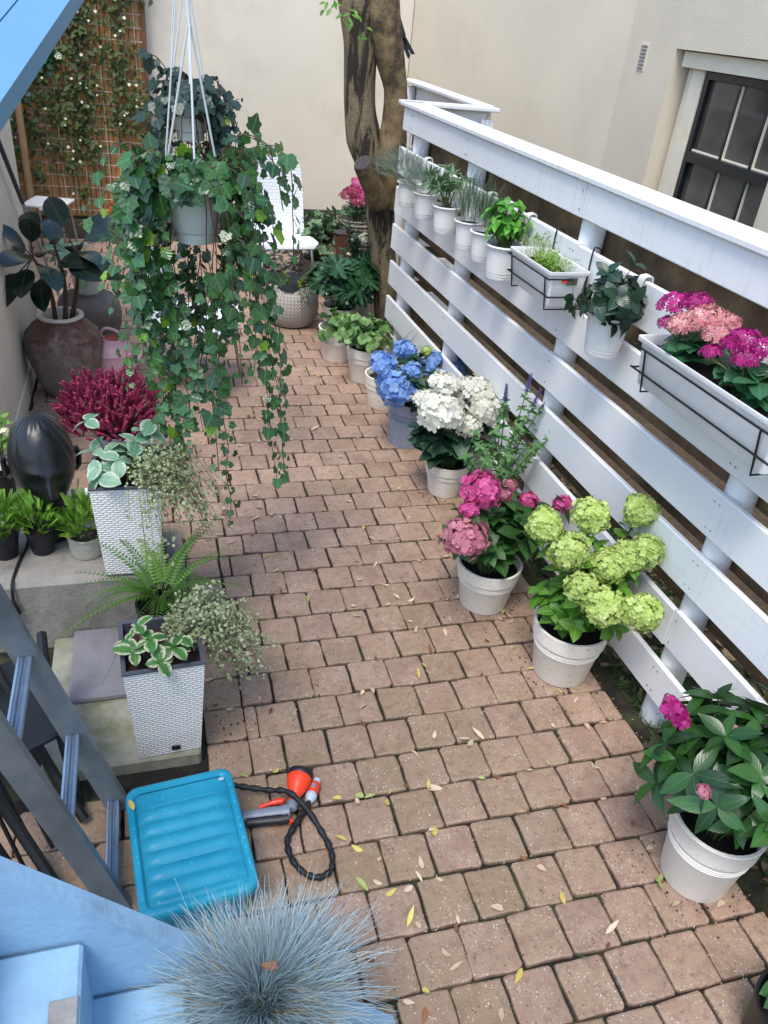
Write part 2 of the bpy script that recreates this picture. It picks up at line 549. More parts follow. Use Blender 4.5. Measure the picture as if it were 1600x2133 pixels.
def paver_tpl(w, d, seed):
    r_ = random.Random(seed)
    hw, hd = w / 2, d / 2
    base = []
    cr = .008
    for (sx, sy) in ((1, -1), (1, 1), (-1, 1), (-1, -1)):
        c = cr * r_.uniform(.7, 1.7)
        a = [(sx * hw, sy * (hd - c)), (sx * (hw - c * .35), sy * (hd - c * .35)), (sx * (hw - c), sy * hd)]
        if (sx, sy) in ((1, 1), (-1, -1)): pass
        else: a = a[::-1]
        base += a
    out = []
    n = len(base)
    for i in range(n):                     # mid points on the long edges, all jittered: worn edges
        x, y = base[i]
        out.append((x + r_.uniform(-.0022, .0016), y + r_.uniform(-.0022, .0016)))
        x2, y2 = base[(i + 1) % n]
        if math.hypot(x2 - x, y2 - y) > .03:
            for q in (.33, .67):
                out.append((x + (x2 - x) * q + r_.uniform(-.0026, .0022), y + (y2 - y) * q + r_.uniform(-.0026, .0022)))
    V, F = [], []
    k = len(out)
    for (s, z) in ((0.90, 0.0), (.975, -.002), (1.0, -.008), (1.0, -.040)):
        for (x, y) in out:
            ix = x * s if s < 1 else x
            iy = y * s if s < 1 else y
            V.append((ix, iy, z + (r_.uniform(-.0004, .0004) if z > -.01 else 0)))
    V.append((0, 0, .0004))
    for i in range(k): F.append((4 * k, i, (i + 1) % k))
    for L in range(3):
        for i in range(k):
            j = (i + 1) % k
            F += [(L * k + i, (L + 1) * k + i, (L + 1) * k + j), (L * k + i, (L + 1) * k + j, L * k + j)]
    V = np.array(V); F = np.array(F)
    A = np.zeros((len(V), 3)); A[:k, 0] = .35; A[k:2 * k, 0] = .75; A[2 * k:, 0] = 1.0; A[4 * k, 0] = 0
    return V, F, A

D, W0 = .15, .1464
GAP = .0050
TP = {}
def tpl_for(w, d, sd):
    key = (round(w, 2), round(d, 2), sd)
    if key not in TP: TP[key] = paver_tpl(w - GAP, d - GAP, hash(key) % 9973)
    return key
pl = []
def place(xc, yc, w, d):
    key = tpl_for(w, d, rg.randrange(5))
    M = Matrix.Translation((xc + rg.uniform(-.0025, .0025), yc + rg.uniform(-.0025, .0025), rg.uniform(-.004, .002))) @ Matrix.Rotation(R(rg.uniform(-1.3, 1.3)), 4, 'Z') @ Matrix.Rotation(R(rg.uniform(-.8, .8)), 4, 'X') @ Matrix.Rotation(R(rg.uniform(-.8, .8)), 4, 'Y')
    pl.append((key, M))
for k in range(-19, 37):
    yc = 5.2665 - (k + .5) * D
    xr = fence_x(yc) - .075
    xl = -1.2 if yc > 5.5 else (-.70 if (yc > 3.06 or yc < 1.74) else .075)
    ph = .55 if k % 2 == 0 else .623
    if 1.74 < yc < 3.06:
        place(.145 + rg.uniform(-.004, .004), yc, .14, D)
        xl = .217
    n0 = math.ceil((xl - ph) / W0 - 1e-6)
    x = ph + n0 * W0
    if x - xl > .035: place((xl + x) / 2, yc, x - xl, D)
    while x + W0 < xr:
        place(x + W0 / 2, yc, W0, D)
        x += W0
    if xr - x > .035: place((x + xr) / 2, yc, xr - x, D)
def seen(p):
    d = p - Vector((0, 0, CAMZ)); wz = d.dot(FWD)
    if wz < .1: return 99
    u, v = 800 + 1638 * d.dot(RIGHT) / wz, 1066 - 1638 * d.dot(UP) / wz
    hid = 0
    if u < -40 or u > 1640 or v > 2190 or v < 0: hid = 50
    if u < 480 and v < 1250 and v > 150: hid += 6
    if u < 240 and v > 1250: hid += 3
    return d.length + hid
pl.sort(key=lambda q: seen(q[1].translation))
pm = {}
for key, M in pl[:300]:
    if key not in pm: pm[key] = raw_mesh('paver', *TP[key], M_PAVER); pm[key].polygons.foreach_set('use_smooth', [False] * len(pm[key].polygons))
    link('paver', pm[key], paving, None, M)
V, F, A = merge_tpl(TP, pl[300:], rg)
me = raw_mesh('far_pavers', V, F, A, M_PAVER); me.polygons.foreach_set('use_smooth', [False] * len(F))
link('far_pavers', me, paving, 'stuff')

# ---------------------------------------------------------------- white fence
def nail(mb, x, y, z):
    mb.lathe([(0, .0012), (.0035, .0008), (.004, 0)], 8, M=Matrix.Translation((x, y, z)) @ Matrix.Rotation(R(-90), 4, 'Y'))
M_NAIL = plain('nail_head', '#8f9296', .5, .2, 20, metal=.4)
fence = thing('slatted_fence', 'long white slatted fence with round posts and flat cap along the paving', 'fence', (1.70, 0, 0), R(1.9))
POSTS = [4.88, 4.02, 2.84, 1.69, .50]
Y1, Y0 = 5.05, .15
BO = [(1.49, 1.617, [2.83]), (1.245, 1.40, [2.80]), (1.015, 1.17, [2.86]), (.785, .94, [2.86]), (.555, .71, []), (.32, .475, [1.70]), (.09, .24, [])]
for bi, (z0, z1, js) in enumerate(BO):
    y0 = 1.50 if bi == 6 else Y0
    ends = [Y1 + rg.uniform(-.012, .012)] + js + [y0]
    for a_, b_ in zip(ends[:-1], ends[1:]):
        ln = a_ - b_ - .004
        mb = MB()
        dx = rg.uniform(-.0025, .0025)
        # slight bow along the plank
        n = 7
        secs = []
        for i in range(n + 1):
            yy = b_ + .002 + ln * i / n
            secs.append((yy, dx + .003 * math.sin(3.1 * i / n + bi), .0025 * math.sin(2.3 * i / n + bi * 2)))
        vs, fs = [], []
        prof = [(0, z0 + .004), (.004, z0), (.018, z0), (.022, z0 + .004), (.022, z1 - .004), (.018, z1), (.004, z1), (0, z1 - .004)]
        for (yy, ox, oz) in secs:
            for (px_, pz_) in prof: vs.append((px_ + ox, yy, pz_ + oz))
        for i in range(n):
            for q in range(8):
                t_ = (q + 1) % 8
                fs.append((i * 8 + q, i * 8 + t_, (i + 1) * 8 + t_, (i + 1) * 8 + q))
        fs.append(tuple(range(8))[::-1]); fs.append(tuple(n * 8 + q for q in range(8)))
        mb.add(vs, fs)
        bo = mb.build('board', M_WHITE, fence, origin=None)
        nb = MB()
        for py in POSTS:
            for off in (-.02, .02):
                yy = py + off * .6
                if b_ + .02 < yy < a_ - .02:
                    nail(nb, dx - .0022, yy, z0 + .03); nail(nb, dx - .0022, yy, z1 - .03)
        if nb.v: nb.build('nail', M_NAIL, bo, kind='stuff')
for py in POSTS:
    MB().lathe([(0, 1.59), (.046, 1.59), (.05, 1.585), (.05, .6), (.051, -.06)], 20, (.0745, py, 0), wob=.03, seed=py).build('post', M_WHITE, fence, True)
for zc in (1.41, 1.14, .97, .725, .475):
    for (ya, yb) in ((5.0, 2.86), (2.85, .3)):
        MB().box((.139, (ya + yb) / 2, zc), (.022, ya - yb - .004, .15), bev=.003).build('rear_board', M_RAWWOOD, fence)
for (ya, yb) in ((5.08, 2.9), (2.897, .12)):
    MB().box((.06, (ya + yb) / 2, 1.632), (.15, ya - yb - .003, .022), bev=.004).build('cap_rail', M_CAP, fence)

ret = thing('slatted_fence', 'short white fence corner standing back behind the tree trunk', 'fence', (1.56, 4.98, 0))
for (z0, z1, js) in BO[:6]:
    MB().box((.30, .13, (z0 + z1) / 2), (.46, .022, z1 - z0), bev=.004).build('board', M_WHITE, ret)
    MB().box((.575, 1.02, (z0 + z1) / 2), (.022, 1.68, z1 - z0), bev=.004).build('board', M_WHITE, ret)
MB().box((.28, .12, 1.632), (.62, .13, .022), bev=.004).build('cap_rail', M_CAP, ret)
MB().box((.545, 1.05, 1.634), (.12, 1.7, .022), bev=.004).build('cap_rail', M_CAP, ret)
for i in range(3):
    MB().box((.50 + .028 * i, .105, .79), (.026, .05, 1.57), bev=.003).build('corner_post', M_WHITE, ret)
MB().lathe([(0, 1.6), (.045, 1.6), (.048, -.06)], 16, (.52, 1.75, 0)).build('post', M_WHITE, ret, True)
MB().box((.28, .17, .85), (.40, .02, 1.45)).build('rear_board', M_RAWWOOD, ret)

# ---------------------------------------------------------------- walls
def wall_with_hole(ymin, ymax, zmax, y1, y2, z1, z2, depth, thick=.35):
    mb = MB()
    ys, zs = [ymin, y1, y2, ymax], [-.06, z1, z2, zmax]
    for i in range(3):
        for j in range(3):
            if i == 1 and j == 1: continue
            mb.add([(0, ys[i], zs[j]), (0, ys[i], zs[j + 1]), (0, ys[i + 1], zs[j + 1]), (0, ys[i + 1], zs[j])], [(0, 1, 2, 3)])
    mb.add([(0, y1, z1), (0, y2, z1), (depth, y2, z1), (depth, y1, z1)], [(0, 1, 2, 3)])
    mb.add([(0, y1, z2), (0, y2, z2), (depth, y2, z2), (depth, y1, z2)], [(3, 2, 1, 0)])
    mb.add([(0, y1, z1), (0, y1, z2), (depth, y1, z2), (depth, y1, z1)], [(3, 2, 1, 0)])
    mb.add([(0, y2, z1), (0, y2, z2), (depth, y2, z2), (depth, y2, z1)], [(0, 1, 2, 3)])
    mb.add([(thick, ymin, -.06), (thick, ymax, -.06), (thick, ymax, zmax), (thick, ymin, zmax)], [(0, 1, 2, 3)])
    mb.add([(0, ymin, zmax), (0, ymax, zmax), (thick, ymax, zmax), (thick, ymin, zmax)], [(0, 1, 2, 3)])
    mb.add([(0, ymin, -.06), (0, ymin, zmax), (thick, ymin, zmax), (thick, ymin, -.06)], [(0, 1, 2, 3)])
    mb.add([(0, ymax, -.06), (0, ymax, zmax), (thick, ymax, zmax), (thick, ymax, -.06)], [(3, 2, 1, 0)])
    return mb
hw = thing('house', 'cream plastered house wall with a dark sash window behind the fence', 'house', (3.10, 0, 0), R(-2.5))
KW = 3.10 / 2.30
def zk(z): return CAMZ + (z - CAMZ) * KW
wall_with_hole(-1.5, 4.285 * KW, 3.6, 2.84 * KW, 3.80 * KW, zk(.95), zk(2.065), .16 * KW).build('wall', M_STUCCO, hw)
bwl = MB(); ya_ = 4.285 * KW
x9, y9 = -.70, 9.22
bwl.add([(0, ya_, -.06), (0, ya_, 3.6), (x9, y9, 3.6), (x9, y9, -.06), (.35, ya_, -.06), (.35, ya_, 3.6), (x9 + .4, y9, 3.6), (x9 + .4, y9, -.06)], [(0, 1, 2, 3), (5, 4, 7, 6), (1, 5, 6, 2), (3, 2, 6, 7)])
bwl.build('wall', M_STUCCO, hw)
win = MB().box((.145 * KW, 3.32 * KW, zk(1.51)), (.02, .955 * KW, 1.108 * KW)).build('window', M_FRAMEWHITE, hw)     # back panel of the reveal
def wpart(name, y0, y1, z0, z1, x0, x1, m_, bev=.002):
    return MB().box(((x0 + x1) / 2 * KW, (y0 + y1) / 2 * KW, zk((z0 + z1) / 2)), ((x1 - x0) * KW, (y1 - y0) * KW, (z1 - z0) * KW), bev=bev).build(name, m_, win)
wpart('frame', 3.60, 3.70, .97, 2.035, .055, .13, M_FRAMEWHITE)
wpart('frame', 3.705, 3.775, .97, 2.035, .08, .13, M_FRAMEWHITE)
wpart('frame', 2.86, 2.90, .97, 2.035, .03, .13, M_FRAMEWHITE)
wpart('frame', 2.845, 3.77, 1.995, 2.06, .03, .128, M_FRAMEWHITE)
wpart('sash', 3.565, 3.598, .98, 1.993, .062, .10, M_SASH)
wpart('sash', 2.902, 2.935, .98, 1.993, .062, .10, M_SASH)
wpart('sash', 2.936, 3.564, 1.96, 1.992, .062, .10, M_SASH)
wpart('meeting_rail', 2.936, 3.564, 1.615, 1.66, .055, .10, M_SASH)
for yy in (3.32, 3.095):
    wpart('glazing_bar', yy - .008, yy + .008, 1.661, 1.959, .066, .095, M_SASH)
    wpart('glazing_bar', yy - .008, yy + .008, .99, 1.614, .070, .098, M_SASH)
    wpart('putty_line', yy - .0135, yy - .009, 1.661, 1.959, .070, .092, M_FRAMEWHITE)
    wpart('putty_line', yy - .0135, yy - .009, .99, 1.614, .074, .095, M_FRAMEWHITE)
wpart('putty_line', 2.938, 3.562, 1.6605, 1.670, .072, .092, M_FRAMEWHITE)
for (ya, yb) in ((2.937, 3.086), (3.104, 3.311), (3.329, 3.563)):
    wpart('pane', ya, yb, 1.662, 1.958, .082, .086, M_GLASS, 0)
    wpart('pane', ya, yb, .985, 1.613, .086, .090, M_GLASS, 0)
# air brick
vent = MB().box((-.001, 4.098 * KW, zk(2.01)), (.006, .075 * KW, .125 * KW), bev=.002).build('air_vent', M_STUCCO, hw)
for i in range(7):
    MB().box((-.006, 4.098 * KW, zk(1.962 + i * .016)), (.008, .055 * KW, .007 * KW), bev=.001).build('slot', M_CONC_DARK, vent)

bw = thing('garden_wall', 'pale plastered back wall with a dark plinth behind the white chair', 'wall', (.8, 9.2, 0))
MB().box((0, .2, 2.0), (4.0, .4, 4.1)).build('wall', M_STUCCO_L, bw)
MB().box((.3, -.02, .05), (3.38, .04, .13), bev=.006).build('plinth', M_PLINTH, bw)
lw = thing('garden_wall', 'pale plastered side wall behind the tall brown jar', 'wall', (-.72, 4.45, 0))
MB().box((-.15, 0, 1.35), (.30, 2.05, 2.8), bev=.01).build('wall', M_STUCCO_L, lw)
MB().box((.006, 0, .06), (.012, 2.0, .14), bev=.004).build('skirting', M_FRAMEWHITE, lw)
lw2 = thing('garden_wall', 'shaded wall end beside the bamboo trellis', 'wall', (-1.55, 7.4, 0))
MB().box((0, 0, 1.4), (.2, 3.9, 2.9)).build('wall', M_STUCCO_L, lw2)

# ---------------------------------------------------------------- concrete stoop by the stairs
st = thing('concrete_stoop', 'grey concrete stoop block with a low mossy base slab', 'stoop', (-.4, 2.4, 0))
def slab(name, x0, x1, y0, y1, z0, z1, m_, bev=.012, parent=st, seed=3):
    mb = MB().box(((x0 + x1) / 2, (y0 + y1) / 2, (z0 + z1) / 2), (x1 - x0, y1 - y0, z1 - z0), bev=bev)
    return mb.build(name, m_, parent, origin=parent.location)
slab('block', -1.1, -.015, 2.385, 3.03, -.03, .30, M_CONC, .022)
slab('base_slab', -.42, .062, 1.755, 2.382, -.03, .04, M_CONC_MOSS, .008)
slab('side_slab', -.012, .068, 2.385, 3.03, -.03, .035, M_CONC, .008)
slab('step_slab', -.35, -.03, 2.03, 2.38, .041, .068, M_CONC_DARK, .006)
SC.cycles.max_bounces = 6
SC.cycles.diffuse_bounces = 3
SC.cycles.glossy_bounces = 3
SC.cycles.transmission_bounces = 5
SC.cycles.transparent_max_bounces = 8
SC.cycles.caustics_reflective = False
SC.cycles.caustics_refractive = False
# ================================================================ materials of objects
M_BLUE = plain('blue_paint', '#8ab0cb', .55, .10, 14, .4, 60, '#62788a', .7, 7, .50, .70, world=True)
M_BLUE2 = plain('blue_beam_paint', '#6694b2', .55, .05, 3, .15, 160, world=True)
M_GALV = plain('galvanised_steel', '#7c868c', .5, .25, 9, .2, 60, '#8a8f90', .5, 14, .6, .75, metal=.55)
M_ALU = plain('aluminium', '#8fa2b4', .45, .12, 25, .15, 90, metal=.6)
M_IRON = plain('black_iron', '#101113', .45, .3, 30, .2, 80)
M_BLACKPL = plain('black_plastic', '#16171a', .45, .25, 20)
M_BLACKRUB = plain('black_hose', '#0e1014', .6, .3, 60, .3, 200)
M_ORANGE = plain('orange_plastic', '#f2411e', .32, .05, 20)
M_RED = plain('red_plastic', '#e0402c', .35, .05, 20)
M_GREYPL = plain('grey_plastic', '#77808c', .42, .08, 20)
M_PALEPL = plain('pale_grey_plastic', '#aeb8c4', .4, .08, 20)
M_WPL = plain('white_plastic', '#e4e3df', .4, .05, 9, .12, 60, '#a8a294', .35, 7)
M_POT = plain('cream_pot', '#ebe5d8', .6, .06, 8, .35, 120, '#8f8676', .5, 90, .60, .70)
M_POT_OLD = plain('weathered_pot', '#e8e1d1', .65, .07, 8, .4, 120, '#5e564a', .75, 95, .60, .68)
M_POT_GB = plain('blue_grey_pot', '#9aa2b4', .55, .06, 8, .25, 120, '#6d7280', .4, 12)
M_POT_STONE = plain('grey_stone_pot', '#9a978a', .8, .15, 12, .5, 60)
M_WOODEND = plain('cut_wood', '#3f3a38', .8, .25, 30, .5, 60)
M_TERRA = plain('grey_urn', '#6d6864', .8, .2, 7, .5, 50, '#8d8781', .5, 9)
M_PINK = plain('pink_enamel', '#e2b3b8', .3, .05, 9)
M_GREYW = plain('grey_slat_planter', '#8d8f94', .7, .12, 20, .3, 80)
M_CLOTH = plain('black_cloth', '#15181f', .9, .2, 30, .4, 150)
M_CHROME = plain('chrome_tube', '#a9abad', .2, .05, 10, metal=1.0)
M_SANDWOOD = plain('bamboo', '#b08a62', .6, .15, 12, .3, 60, '#8a6743', .5, 6)

def weave_mat(name, col, dark, sx=70.0, sz=55.0, kind='basket'):
    m = bpy.data.materials.new(name)
    t, b = nt(m)
    sp = t.nodes.new('ShaderNodeSeparateXYZ')
    uv = t.nodes.new('ShaderNodeAttribute'); uv.attribute_name = 'wv'
    t.links.new(uv.outputs['Vector'], sp.inputs[0])
    u = mth(t, 'MULTIPLY', sp.outputs[0], sx)
    v = mth(t, 'MULTIPLY', sp.outputs[1], sz)
    row = mth(t, 'FLOOR', v)
    if kind == 'basket':
        off = mth(t, 'MULTIPLY', mth(t, 'MODULO', row, 2.0), .5)
        a = mth(t, 'ABSOLUTE', mth(t, 'SINE', mth(t, 'MULTIPLY', mth(t, 'ADD', u, off), 3.14159)))
        c_ = mth(t, 'ABSOLUTE', mth(t, 'SINE', mth(t, 'MULTIPLY', v, 3.14159)))
        h = mth(t, 'MULTIPLY', mth(t, 'POWER', a, .6), mth(t, 'POWER', c_, .5))
    else:
        tri = mth(t, 'ABSOLUTE', mth(t, 'SUBTRACT', mth(t, 'FRACT', u), .5))
        h = mth(t, 'ABSOLUTE', mth(t, 'SINE', mth(t, 'MULTIPLY', mth(t, 'ADD', v, mth(t, 'MULTIPLY', tri, 1.6)), 3.14159)))
        h = mth(t, 'MULTIPLY', h, ramp(t, mth(t, 'SUBTRACT', .5, tri), 0, .12))
    c = mixc(t, ramp(t, h, .05, .55), lin(dark), lin(col))
    c = mixc(t, mth(t, 'MULTIPLY', ramp(t, noise_(t, wpos(t), 14, 6, .7), .55, .8), .35), c, lin(dark))
    t.links.new(c, b.inputs['Base Color'])
    b.inputs['Roughness'].default_value = .5
    bump(t, b, h, .8, .004)
    return m
M_WEAVE = weave_mat('white_weave', '#e9e7e1', '#cbc8bf', 44, 110)
M_KNIT = weave_mat('knit_pouf', '#b9b2a8', '#77706a', 46, 26, 'knit')
M_CHAIRW = weave_mat('white_wicker', '#eceef0', '#c3c9cf', 40, 40)

def weave_mesh(name, pts, faces, uvs, mat, parent, smooth=True, M=None):
    me = bpy.data.meshes.new(name)
    me.from_pydata([tuple(p) for p in pts], [], faces)
    a = me.attributes.new('wv', 'FLOAT_VECTOR', 'POINT')
    a.data.foreach_set('vector', np.array(uvs, dtype=np.float32).ravel())
    me.materials.append(mat)
    if smooth: me.polygons.foreach_set('use_smooth', [True] * len(me.polygons))
    me.update()
    if smooth:
        try: me.set_sharp_from_angle(angle=R(35))
        except Exception: pass
    return link(name, me, parent, None, M)

# ================================================================ blue stairs
stair = thing('staircase', 'steep blue painted timber stairs below the camera', 'stairs', (-.05, .4, 0))
O = stair.location
def tread(x0, x1, z):
    return MB().box(((x0 + x1) / 2, .385, z - .018), (x1 - x0, .87, .036), bev=.006).build('tread', M_BLUE, stair, origin=O)
TR = [(-.72, -.515, 1.08), (-.545, -.350, .89), (-.375, -.184, .70), (-.21, -.02, .51), (-.045, .145, .32), (.12, .305, .13)]
trs = [tread(*a) for a in TR]
for (x0, x1, z) in TR:
    MB().box((x0 + .016, .385, z + .077), (.016, .868, .152), bev=.002).build('riser', M_BLUE, stair, origin=O)
# stringer on the far side: a plank following the slope
sl_ = (-.056 + .286) and (.64 - .91) / (.23)
def stringer(y0, y1, name='stringer'):
    zt = lambda x: .91 + sl_ * (x + .286)
    pf_ = [(-.80, zt(-.80)), (.455, .04), (.455, 0), (.148, 0), (-.80, zt(-.80) - .40)]
    vs = [(x, yy, z) for yy in (y0, y1) for (x, z) in pf_]
    n_ = len(pf_)
    fs = [tuple(range(n_)), tuple(range(2 * n_ - 1, n_ - 1, -1))] + [(i, n_ + i, n_ + (i + 1) % n_, (i + 1) % n_) for i in range(n_)]
    MB().add(vs, fs).build(name, M_BLUE, stair, origin=O)
stringer(.824, .862)
stringer(-.10, -.062)
pp = MB().box((-.209, .672, .7025), (.044, .11, .004), bev=.001).build('wood_patch', plain('grey_wood_patch', '#8b8a88', .85, .2, 30, .5, 80), trs[2], origin=O)

beam = thing('fascia_beam', 'blue painted beam across the upper corner beside the trellis', 'beam', (-.2, 1.2, 1.97))
p0 = Vector((-.168, 1.208, 1.949)); p1 = Vector((-.096, 1.633, 2.059)); q0 = Vector((-.164, 1.241, 2.0)); q1 = Vector((-.142, 1.645, 2.054))
dd = (p1 - p0); 
def plank(a, b, ext0, ext1, wv, th, name):
    d = (b - a)
    A0, B0 = a - d * ext0, b + d * ext1
    n_ = d.cross(wv).normalized() * th
    vs = [A0, B0, B0 + wv, A0 + wv, A0 + n_, B0 + n_, B0 + wv + n_, A0 + wv + n_]
    fs = [(0, 1, 2, 3), (4, 7, 6, 5), (0, 4, 5, 1), (1, 5, 6, 2), (2, 6, 7, 3), (3, 7, 4, 0)]
    MB().add(vs, fs).build(name, M_BLUE2, beam, origin=beam.location)
wv = (q0 - p0); wv2 = Vector((-.055, .03, .05))
plank(p0, p1, 1.2, .8, Vector((-.052, .02, .022)), -.05, 'plank')
plank(p0 + Vector((-.056, .021, .021)), p1 + Vector((-.056, .021, .021)), 1.2, .8, Vector((-.12, .04, .03)), -.05, 'plank')

# ================================================================ ladder
lad = thing('ladder', 'grey metal ladder with ribbed rungs leaning beside the stairs', 'ladder', (-.19, 1.46, 0))
O = lad.location
def lad_x(z): return -.192 - .262 * z
for yy in (1.62, 1.30):
    mb = MB()
    a, b = Vector((lad_x(-.0) + .004, yy, .004)), Vector((lad_x(1.9), yy, 1.9))
    d = (b - a).normalized()
    side = Vector((0, 1, 0)); wdt = d.cross(side).normalized()
    vs = []
    for p in (a, b):
        for (s_, t_) in ((-1, -1), (1, -1), (1, 1), (-1, 1)):
            vs.append(p + wdt * (.032 * s_) + side * (.011 * t_))
    mb.add(vs, [(0, 1, 2, 3), (7, 6, 5, 4), (0, 4, 5, 1), (1, 5, 6, 2), (2, 6, 7, 3), (3, 7, 4, 0)])
    mb.build('rail', M_GALV, lad, origin=O)
for i in range(6):
    z = .045 + .30 * i
    mb = MB()
    x = lad_x(z)
    vs = []
    prof = [(-.016, -.014), (.016, -.014), (.017, .010), (.011, .013), (.008, .009), (.004, .013), (0, .006), (-.004, .013), (-.008, .009), (-.011, .013), (-.017, .010)]
    for yy in (1.312, 1.608):
        for (px_, pz_) in prof: vs.append((x + px_, yy, z + pz_))
    k = len(prof)
    fs = [(q, (q + 1) % k, k + (q + 1) % k, k + q) for q in range(k)] + [tuple(range(k))[::-1], tuple(range(k, 2 * k))]
    mb.add(vs, fs).build('rung', M_ALU, lad, origin=O)

# black iron garden chair folded up under the ladder
ic = thing('iron_chair', 'black iron garden chair with slim bars in the dark under the ladder', 'chair', (-.45, 1.75, 0))
O = ic.location
def itube(pts, r, name, flat=1.0):
    MB().tube(smooth_path(pts, 5), r, 8, flat=flat).build(name, M_IRON, ic, True, origin=O)
itube([(-.62, 2.0, .62), (-.50, 1.86, .40), (-.38, 1.70, .16), (-.285, 1.585, .02)], .016, 'leg')
itube([(-.66, 1.75, .62), (-.55, 1.60, .40), (-.42, 1.46, .16), (-.33, 1.36, .01)], .016, 'leg')
itube([(-.40, 2.06, .34), (-.37, 1.86, .28), (-.32, 1.70, .13), (-.30, 1.64, .01)], .015, 'leg')
itube([(-.55, 1.50, .46), (-.50, 1.42, .30), (-.44, 1.37, .13), (-.42, 1.34, .01)], .015, 'leg')
itube([(-.62, 2.0, .62), (-.70, 1.88, .66), (-.66, 1.75, .62)], .02, 'back_rail')
MB().box((-.50, 1.74, .33), (.34, .36, .025), rz=.5, bev=.008).build('seat', M_IRON, ic, origin=O)
for i in range(5):
    f_ = i / 4
    a = Vector((-.585, 1.95, .50)).lerp(Vector((-.63, 1.70, .52)), f_)
    b = Vector((-.33, 1.62, .03)).lerp(Vector((-.40, 1.38, .03)), f_)
    itube([a, (a + b) / 2 + Vector((0, .01, .02)), b], .006, 'bar')
itube([(-.56, 1.90, .30), (-.66, 1.62, .32)], .012, 'stretcher')

# ================================================================ turquoise storage box
def box_mat(name, alpha_tr):
    m = bpy.data.materials.new(name)
    t, b = nt(m)
    c = mixc(t, ramp(t, noise_(t, coords(t), 6, 3), .3, .7), lin('#1f9ec4'), lin('#3db8d8'))
    t.links.new(c, b.inputs['Base Color'])
    b.inputs['Roughness'].default_value = .3
    b.inputs['Transmission Weight'].default_value = alpha_tr
    b.inputs['IOR'].default_value = 1.3
    return m
M_BOX = box_mat('turquoise_plastic', .45)
M_BOXLID = box_mat('turquoise_lid', .42)
bx = thing('storage_box', 'translucent turquoise plastic storage box with ribbed wet lid', 'box', (0.006, 1.375, .004), R(5.5))
def rrect(hx, hy, r, n=5):
    out = []
    for (cx, cy, a0) in ((hx - r, -hy + r, -90), (hx - r, hy - r, 0), (-hx + r, hy - r, 90), (-hx + r, -hy + r, 180)):
        for i in range(n + 1):
            a = R(a0 + 90 * i / n)
            out.append((cx + r * math.cos(a), cy + r * math.sin(a)))
    return out
def rings(mb, secs, cap_top=False, cap_bot=False):
    k = len(secs[0][0])
    vs = [(x, y, z) for (o, z) in secs for (x, y) in o]
    fs = []
    for L in range(len(secs) - 1):
        for i in range(k):
            j = (i + 1) % k
            fs.append((L * k + i, L * k + j, (L + 1) * k + j, (L + 1) * k + i))
    if cap_bot: fs.append(tuple(range(k))[::-1])
    if cap_top: fs.append(tuple((len(secs) - 1) * k + i for i in range(k)))
    return mb.add(vs, fs)
rings(MB(), [(rrect(.125, .175, .03), 0), (rrect(.138, .188, .03), .12), (rrect(.146, .196, .03), .125), (rrect(.146, .196, .03), .133), (rrect(.136, .186, .03), .133)], cap_bot=True).build('tub', M_BOX, bx, True)
lid = MB()
rings(lid, [(rrect(.150, .200, .034), .118), (rrect(.152, .202, .034), .136), (rrect(.150, .200, .034), .150), (rrect(.144, .194, .030), .154), (rrect(.134, .184, .026), .154), (rrect(.128, .178, .022), .146)])
# ribbed panel
nx, ny = 14, 60
vs, fs = [], []
for j in range(ny + 1):
    y = -.178 + .356 * j / ny
    for i in range(nx + 1):
        x = -.128 + .256 * i / nx
        inx = max(0, min(1, (.128 - abs(x) - .008) / .018))
        ph_ = (y + .15) / .046
        rib = .5 - .5 * math.cos(2 * math.pi * ph_)
        on = 1 if -.165 < y < .135 else 0
        vs.append((x, y, .146 - .004 + .011 * (rib ** .6) * inx * on))
for j in range(ny):
    for i in range(nx):
        a = j * (nx + 1) + i
        fs.append((a, a + 1, a + nx + 2, a + nx + 1))
lid.add(vs, fs)
lid_o = lid.build('lid', M_BOXLID, bx, True, autosm=50)
dr = MB()
rr_ = random.Random(5)
M_DROP = bpy.data.materials.new('water_drop'); t_, b_ = nt(M_DROP)
b_.inputs['Base Color'].default_value = (.05, .38, .55, 1); b_.inputs['Roughness'].default_value = .12
for i in range(120):
    x, y = rr_.uniform(-.12, .12), rr_.uniform(-.165, .175)
    r_ = rr_.uniform(.0009, .0026)
    ph_ = (y + .15) / .046
    z = .142 + (.011 * ((.5 - .5 * math.cos(2 * math.pi * ph_)) ** .6) if -.165 < y < .135 else 0)
    dr.lathe([(r_, 0), (r_ * .8, r_ * .45), (0, r_ * .6)], 7, (x, y, z))
for i in range(40):
    sd_ = rr_.choice((-1, 1))
    r_ = rr_.uniform(.0015, .0032)
    dr.lathe([(r_, 0), (r_ * .8, r_ * .45), (0, r_ * .6)], 7, (sd_ * .139, rr_.uniform(-.18, .18), .154))
dr.build('water_drops', M_DROP, lid_o, True, kind='stuff')
MB().box((.118, .166, .1465), (.014, .010, .002), bev=.0005).build('latch_mark', M_PALEPL, lid_o)

